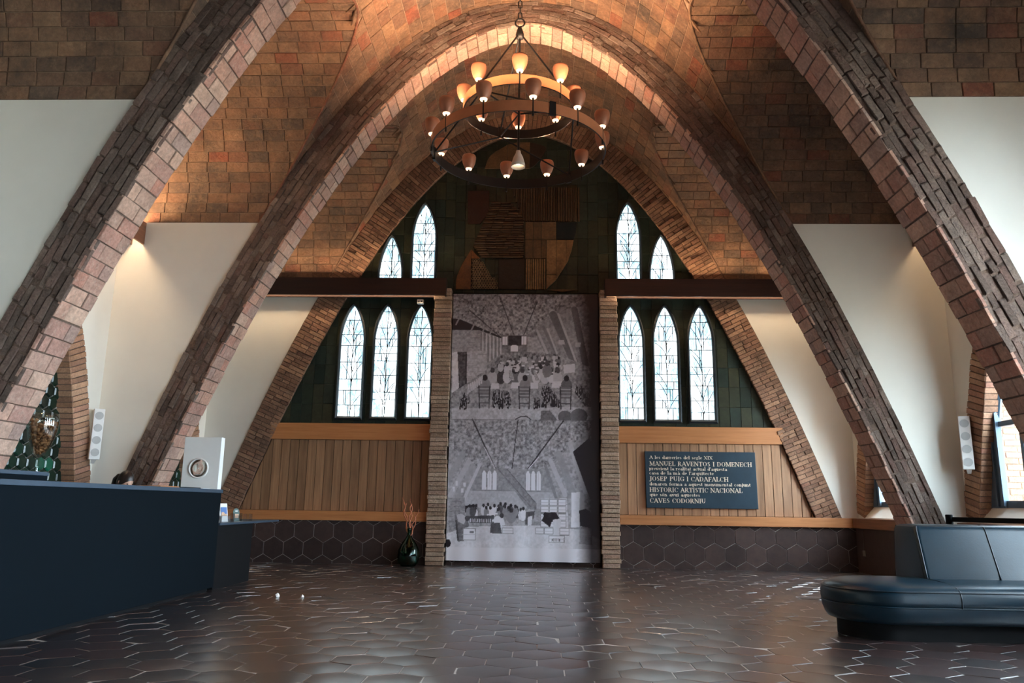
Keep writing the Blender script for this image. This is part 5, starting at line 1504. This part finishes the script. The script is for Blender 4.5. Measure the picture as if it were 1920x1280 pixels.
# ------------------------------------------------------------------ demijohn with twigs
dj = empty('demijohn', (-1.85, 12.93, 0)); tag(dj, 'round green glass demijohn on the floor beside the left pier', 'vase')
MB().lathe([(0, 0.004), (.11, .004), (.155, .05), (.178, .14), (.165, .26), (.12, .36), (.06, .44), (.034, .49), (.030, .56), (.040, .57), (.040, .60), (.030, .60), (.026, .55), (.028, .49), (.055, .435), (.115, .355), (.158, .26), (.171, .14), (.148, .055), (.10, .012), (0, .012)], 32).build('bottle', M['green_glass'], dj, smooth=True)
twm = masonry('twig', [S(206, 132, 100), S(180, 112, 86)], stain=.2, fine=60, bstr=.3)
rt = random.Random(11)
for k in range(7):
    tip = Vector((rt.uniform(-.16, .22), rt.uniform(-.1, .1), rt.uniform(.82, 1.10)))
    pts = []
    for i in range(15):
        t = i / 14; p = Vector((0, 0, .30)).lerp(tip, t)
        if t > .3: p += Vector((math.sin(i * 1.3 + k) * .022, math.cos(i * 1.1 + 2 * k) * .022, 0)) * min(1, (t - .3) * 3)
        else: p.x *= .3; p.y *= .3
        pts.append(p)
    tw = empty('dried_twig', (-1.85, 12.93, .0)) if False else None
    o = MB().tube(pts, [.011 * (1 - .6 * i / 14) + .001 for i in range(15)], 6).build('dried_twig', twm, None, smooth=True, loc=(-1.85, 12.93, 0))
    tag(o, 'curly reddish dried twig standing in the green demijohn', 'twig', 'dried twigs in the demijohn')

# crumbs of paper on the floor
for x, y, lab, s_ in ((-2.54, 8.56, 'small white crumb on the floor tiles, nearer the counter', .03), (-2.27, 8.55, 'small white crumb on the floor tiles, farther from the counter', .024)):
    mb = MB(); bm = bmesh.new(); bmesh.ops.create_icosphere(bm, subdivisions=1, radius=s_)
    rq = random.Random(int(x * 100)); mb.v = [(v.co.x * rq.uniform(.6, 1.1), v.co.y * rq.uniform(.6, 1.1), max(0, v.co.z * rq.uniform(.5, 1) + s_ * .45)) for v in bm.verts]; mb.f = [tuple(v.index for v in f.verts) for f in bm.faces]; bm.free()
    tag(mb.build('paper_crumb', M['white'], None, loc=(x, y, 0.002)), lab, 'crumb')

# ------------------------------------------------------------------ receptionist, seated behind the counter
stool = empty('office_stool', (-4.52, 8.67, 0)); tag(stool, 'black office stool hidden behind the counter under the receptionist', 'stool')
MB().lathe([(0, .36), (.17, .36), (.19, .38), (.19, .42), (.16, .44), (0, .44)], 20).build('seat', M['black'], stool, smooth=True)
MB().tube([(0, 0, .05), (0, 0, .37)], .025, 10).build('column', M['black_iron'], stool)
for k in range(5):
    a = 2 * math.pi * k / 5; MB().tube([(0, 0, .07), (.24 * math.cos(a), .24 * math.sin(a), .03)], .016, 6).build('leg', M['black_iron'], stool)
pr = empty('person', (-4.52, 8.67, 0)); tag(pr, 'person with dark tied-back hair bent over behind the navy counter', 'person')
skin = plain('skin', S(206, 158, 134), .5, var=.06, nscale=12); hairm = plain('hair', S(34, 24, 20), .4, var=.4, nscale=60)
def skinned(name, verts, edges, rad, mat, parent, root=0):
    me = bpy.data.meshes.new(name); me.from_pydata(verts, edges, []); o = bpy.data.objects.new(name, me); COL.objects.link(o); o.parent = parent
    md_ = o.modifiers.new('skin', 'SKIN'); md_.use_smooth_shade = True
    for i, r_ in enumerate(rad):
        me.skin_vertices[0].data[i].radius = (r_, r_) if not isinstance(r_, tuple) else r_
    me.skin_vertices[0].data[root].use_root = True
    su = o.modifiers.new('sub', 'SUBSURF'); su.levels = 2; su.render_levels = 2
    me.materials.append(mat); return o
top_m = plain('dark_jumper', S(40, 40, 48), .8)
HC = Vector((.13, 0, 1.19))
body_v = [(0, 0, .50), (.01, 0, .66), (.03, 0, .84), (.06, 0, .95), (.09, 0, 1.03), (.11, 0, 1.09),
          (.05, .16, .93), (.09, .23, .74), (.30, .15, .76), (.05, -.16, .93), (.09, -.23, .74), (.30, -.15, .76),
          (.02, .09, .48), (.40, .10, .47), (.42, .10, .10), (.50, .10, .04), (.02, -.09, .48), (.40, -.10, .47), (.42, -.10, .10), (.50, -.10, .04)]
body_e = [(0, 1), (1, 2), (2, 3), (3, 4), (4, 5), (3, 6), (6, 7), (7, 8), (3, 9), (9, 10), (10, 11), (0, 12), (12, 13), (13, 14), (14, 15), (0, 16), (16, 17), (17, 18), (18, 19)]
body_r = [.13, .12, .14, .10, .045, .045, .06, .045, .034, .06, .045, .034, .085, .06, .04, .035, .085, .06, .04, .035]
skinned('body', body_v, body_e, body_r, top_m, pr)
for s_ in (-1, 1):
    hv = [(.30, s_ * .15, .762), (.36, s_ * .14, .765), (.40, s_ * .135, .765)]; he = [(0, 1), (1, 2)]; hr = [.028, (.020, .036), (.016, .036)]
    for q in range(4):
        k = len(hv); L_ = (.032, .037, .035, .028)[q]; yy = s_ * (.110 + .018 * q)
        hv += [(.405, yy, .768), (.405 + L_, yy, .770), (.405 + 2 * L_, yy, .757)]; he += [(2, k), (k, k + 1), (k + 1, k + 2)]; hr += [.010, .009, .007]
    k = len(hv); hv += [(.375, s_ * .105, .762), (.405, s_ * .085, .757)]; he += [(1, k), (k, k + 1)]; hr += [.011, .009]
    skinned('hand', hv, he, hr, skin, pr)
hd = MB(); nu, nv_ = 24, 18
for i in range(nv_ + 1):
    ph = math.pi * i / nv_
    for j_ in range(nu):
        th = 2 * math.pi * j_ / nu
        x, y, z = math.sin(ph) * math.cos(th), math.sin(ph) * math.sin(th), math.cos(ph)
        w_ = 1 - .22 * max(0, -z) ** 1.5
        nose = .018 * math.exp(-((th if th < math.pi else th - 2 * math.pi) / .16) ** 2 - ((z + .12) / .14) ** 2)
        brow = -.006 * math.exp(-((abs(th if th < math.pi else th - 2 * math.pi) - .4) / .18) ** 2 - ((z - .05) / .10) ** 2)
        hd.v.append((.092 * x * w_ + nose + brow + (.012 if x > 0 and z < -.3 else 0) * x, .072 * y * w_, .112 * z))
for i in range(nv_):
    for j_ in range(nu): hd.f.append((i * nu + j_, i * nu + (j_ + 1) % nu, (i + 1) * nu + (j_ + 1) % nu, (i + 1) * nu + j_))
head = hd.build('head', skin, pr, smooth=True, loc=HC); head.rotation_euler = (0, math.radians(24), math.radians(-25))
for s_ in (-1, 1):
    MB().lathe([(0, -.008), (.008, -.004), (.009, 0), (.008, .004), (0, .008)], 10).build('eye', M['black'], head, smooth=True, loc=(.078, s_ * .030, .008))
    MB().lathe([(0, -.028), (.012, -.02), (.016, 0), (.012, .02), (0, .028)], 10).build('ear', skin, head, smooth=True, loc=(-.005, s_ * .070, -.005))
MB().tube([(.078, -.02, -.052), (.084, 0, -.054), (.078, .02, -.052)], [.004, .006, .004], 6).build('mouth', plain('lips', S(160, 90, 84), .5), head, smooth=True)
hr_ = MB()
for i in range(13):
    ph = math.pi * .62 * i / 12
    for j_ in range(nu):
        th = 2 * math.pi * j_ / nu; f_ = math.cos(th)
        phx = ph * (1.0 if f_ < .2 else 1.0 - .42 * (f_ - .2) / .8)
        x, y, z = math.sin(phx) * math.cos(th), math.sin(phx) * math.sin(th), math.cos(phx)
        k = 1.10 + .015 * math.sin(th * 9)
        hr_.v.append((.096 * x * k - .004, .076 * y * k, .116 * z * k))
for i in range(12):
    for j_ in range(nu): hr_.f.append((i * nu + j_, i * nu + (j_ + 1) % nu, (i + 1) * nu + (j_ + 1) % nu, (i + 1) * nu + j_))
hr_.build('hair', hairm, head, smooth=True)
MB().tube([(-.09, 0, .02), (-.13, 0, .01), (-.16, 0, -.04), (-.165, 0, -.12), (-.15, 0, -.19)], [.022, .034, .036, .026, .006], 10).build('ponytail', hairm, head, smooth=True)
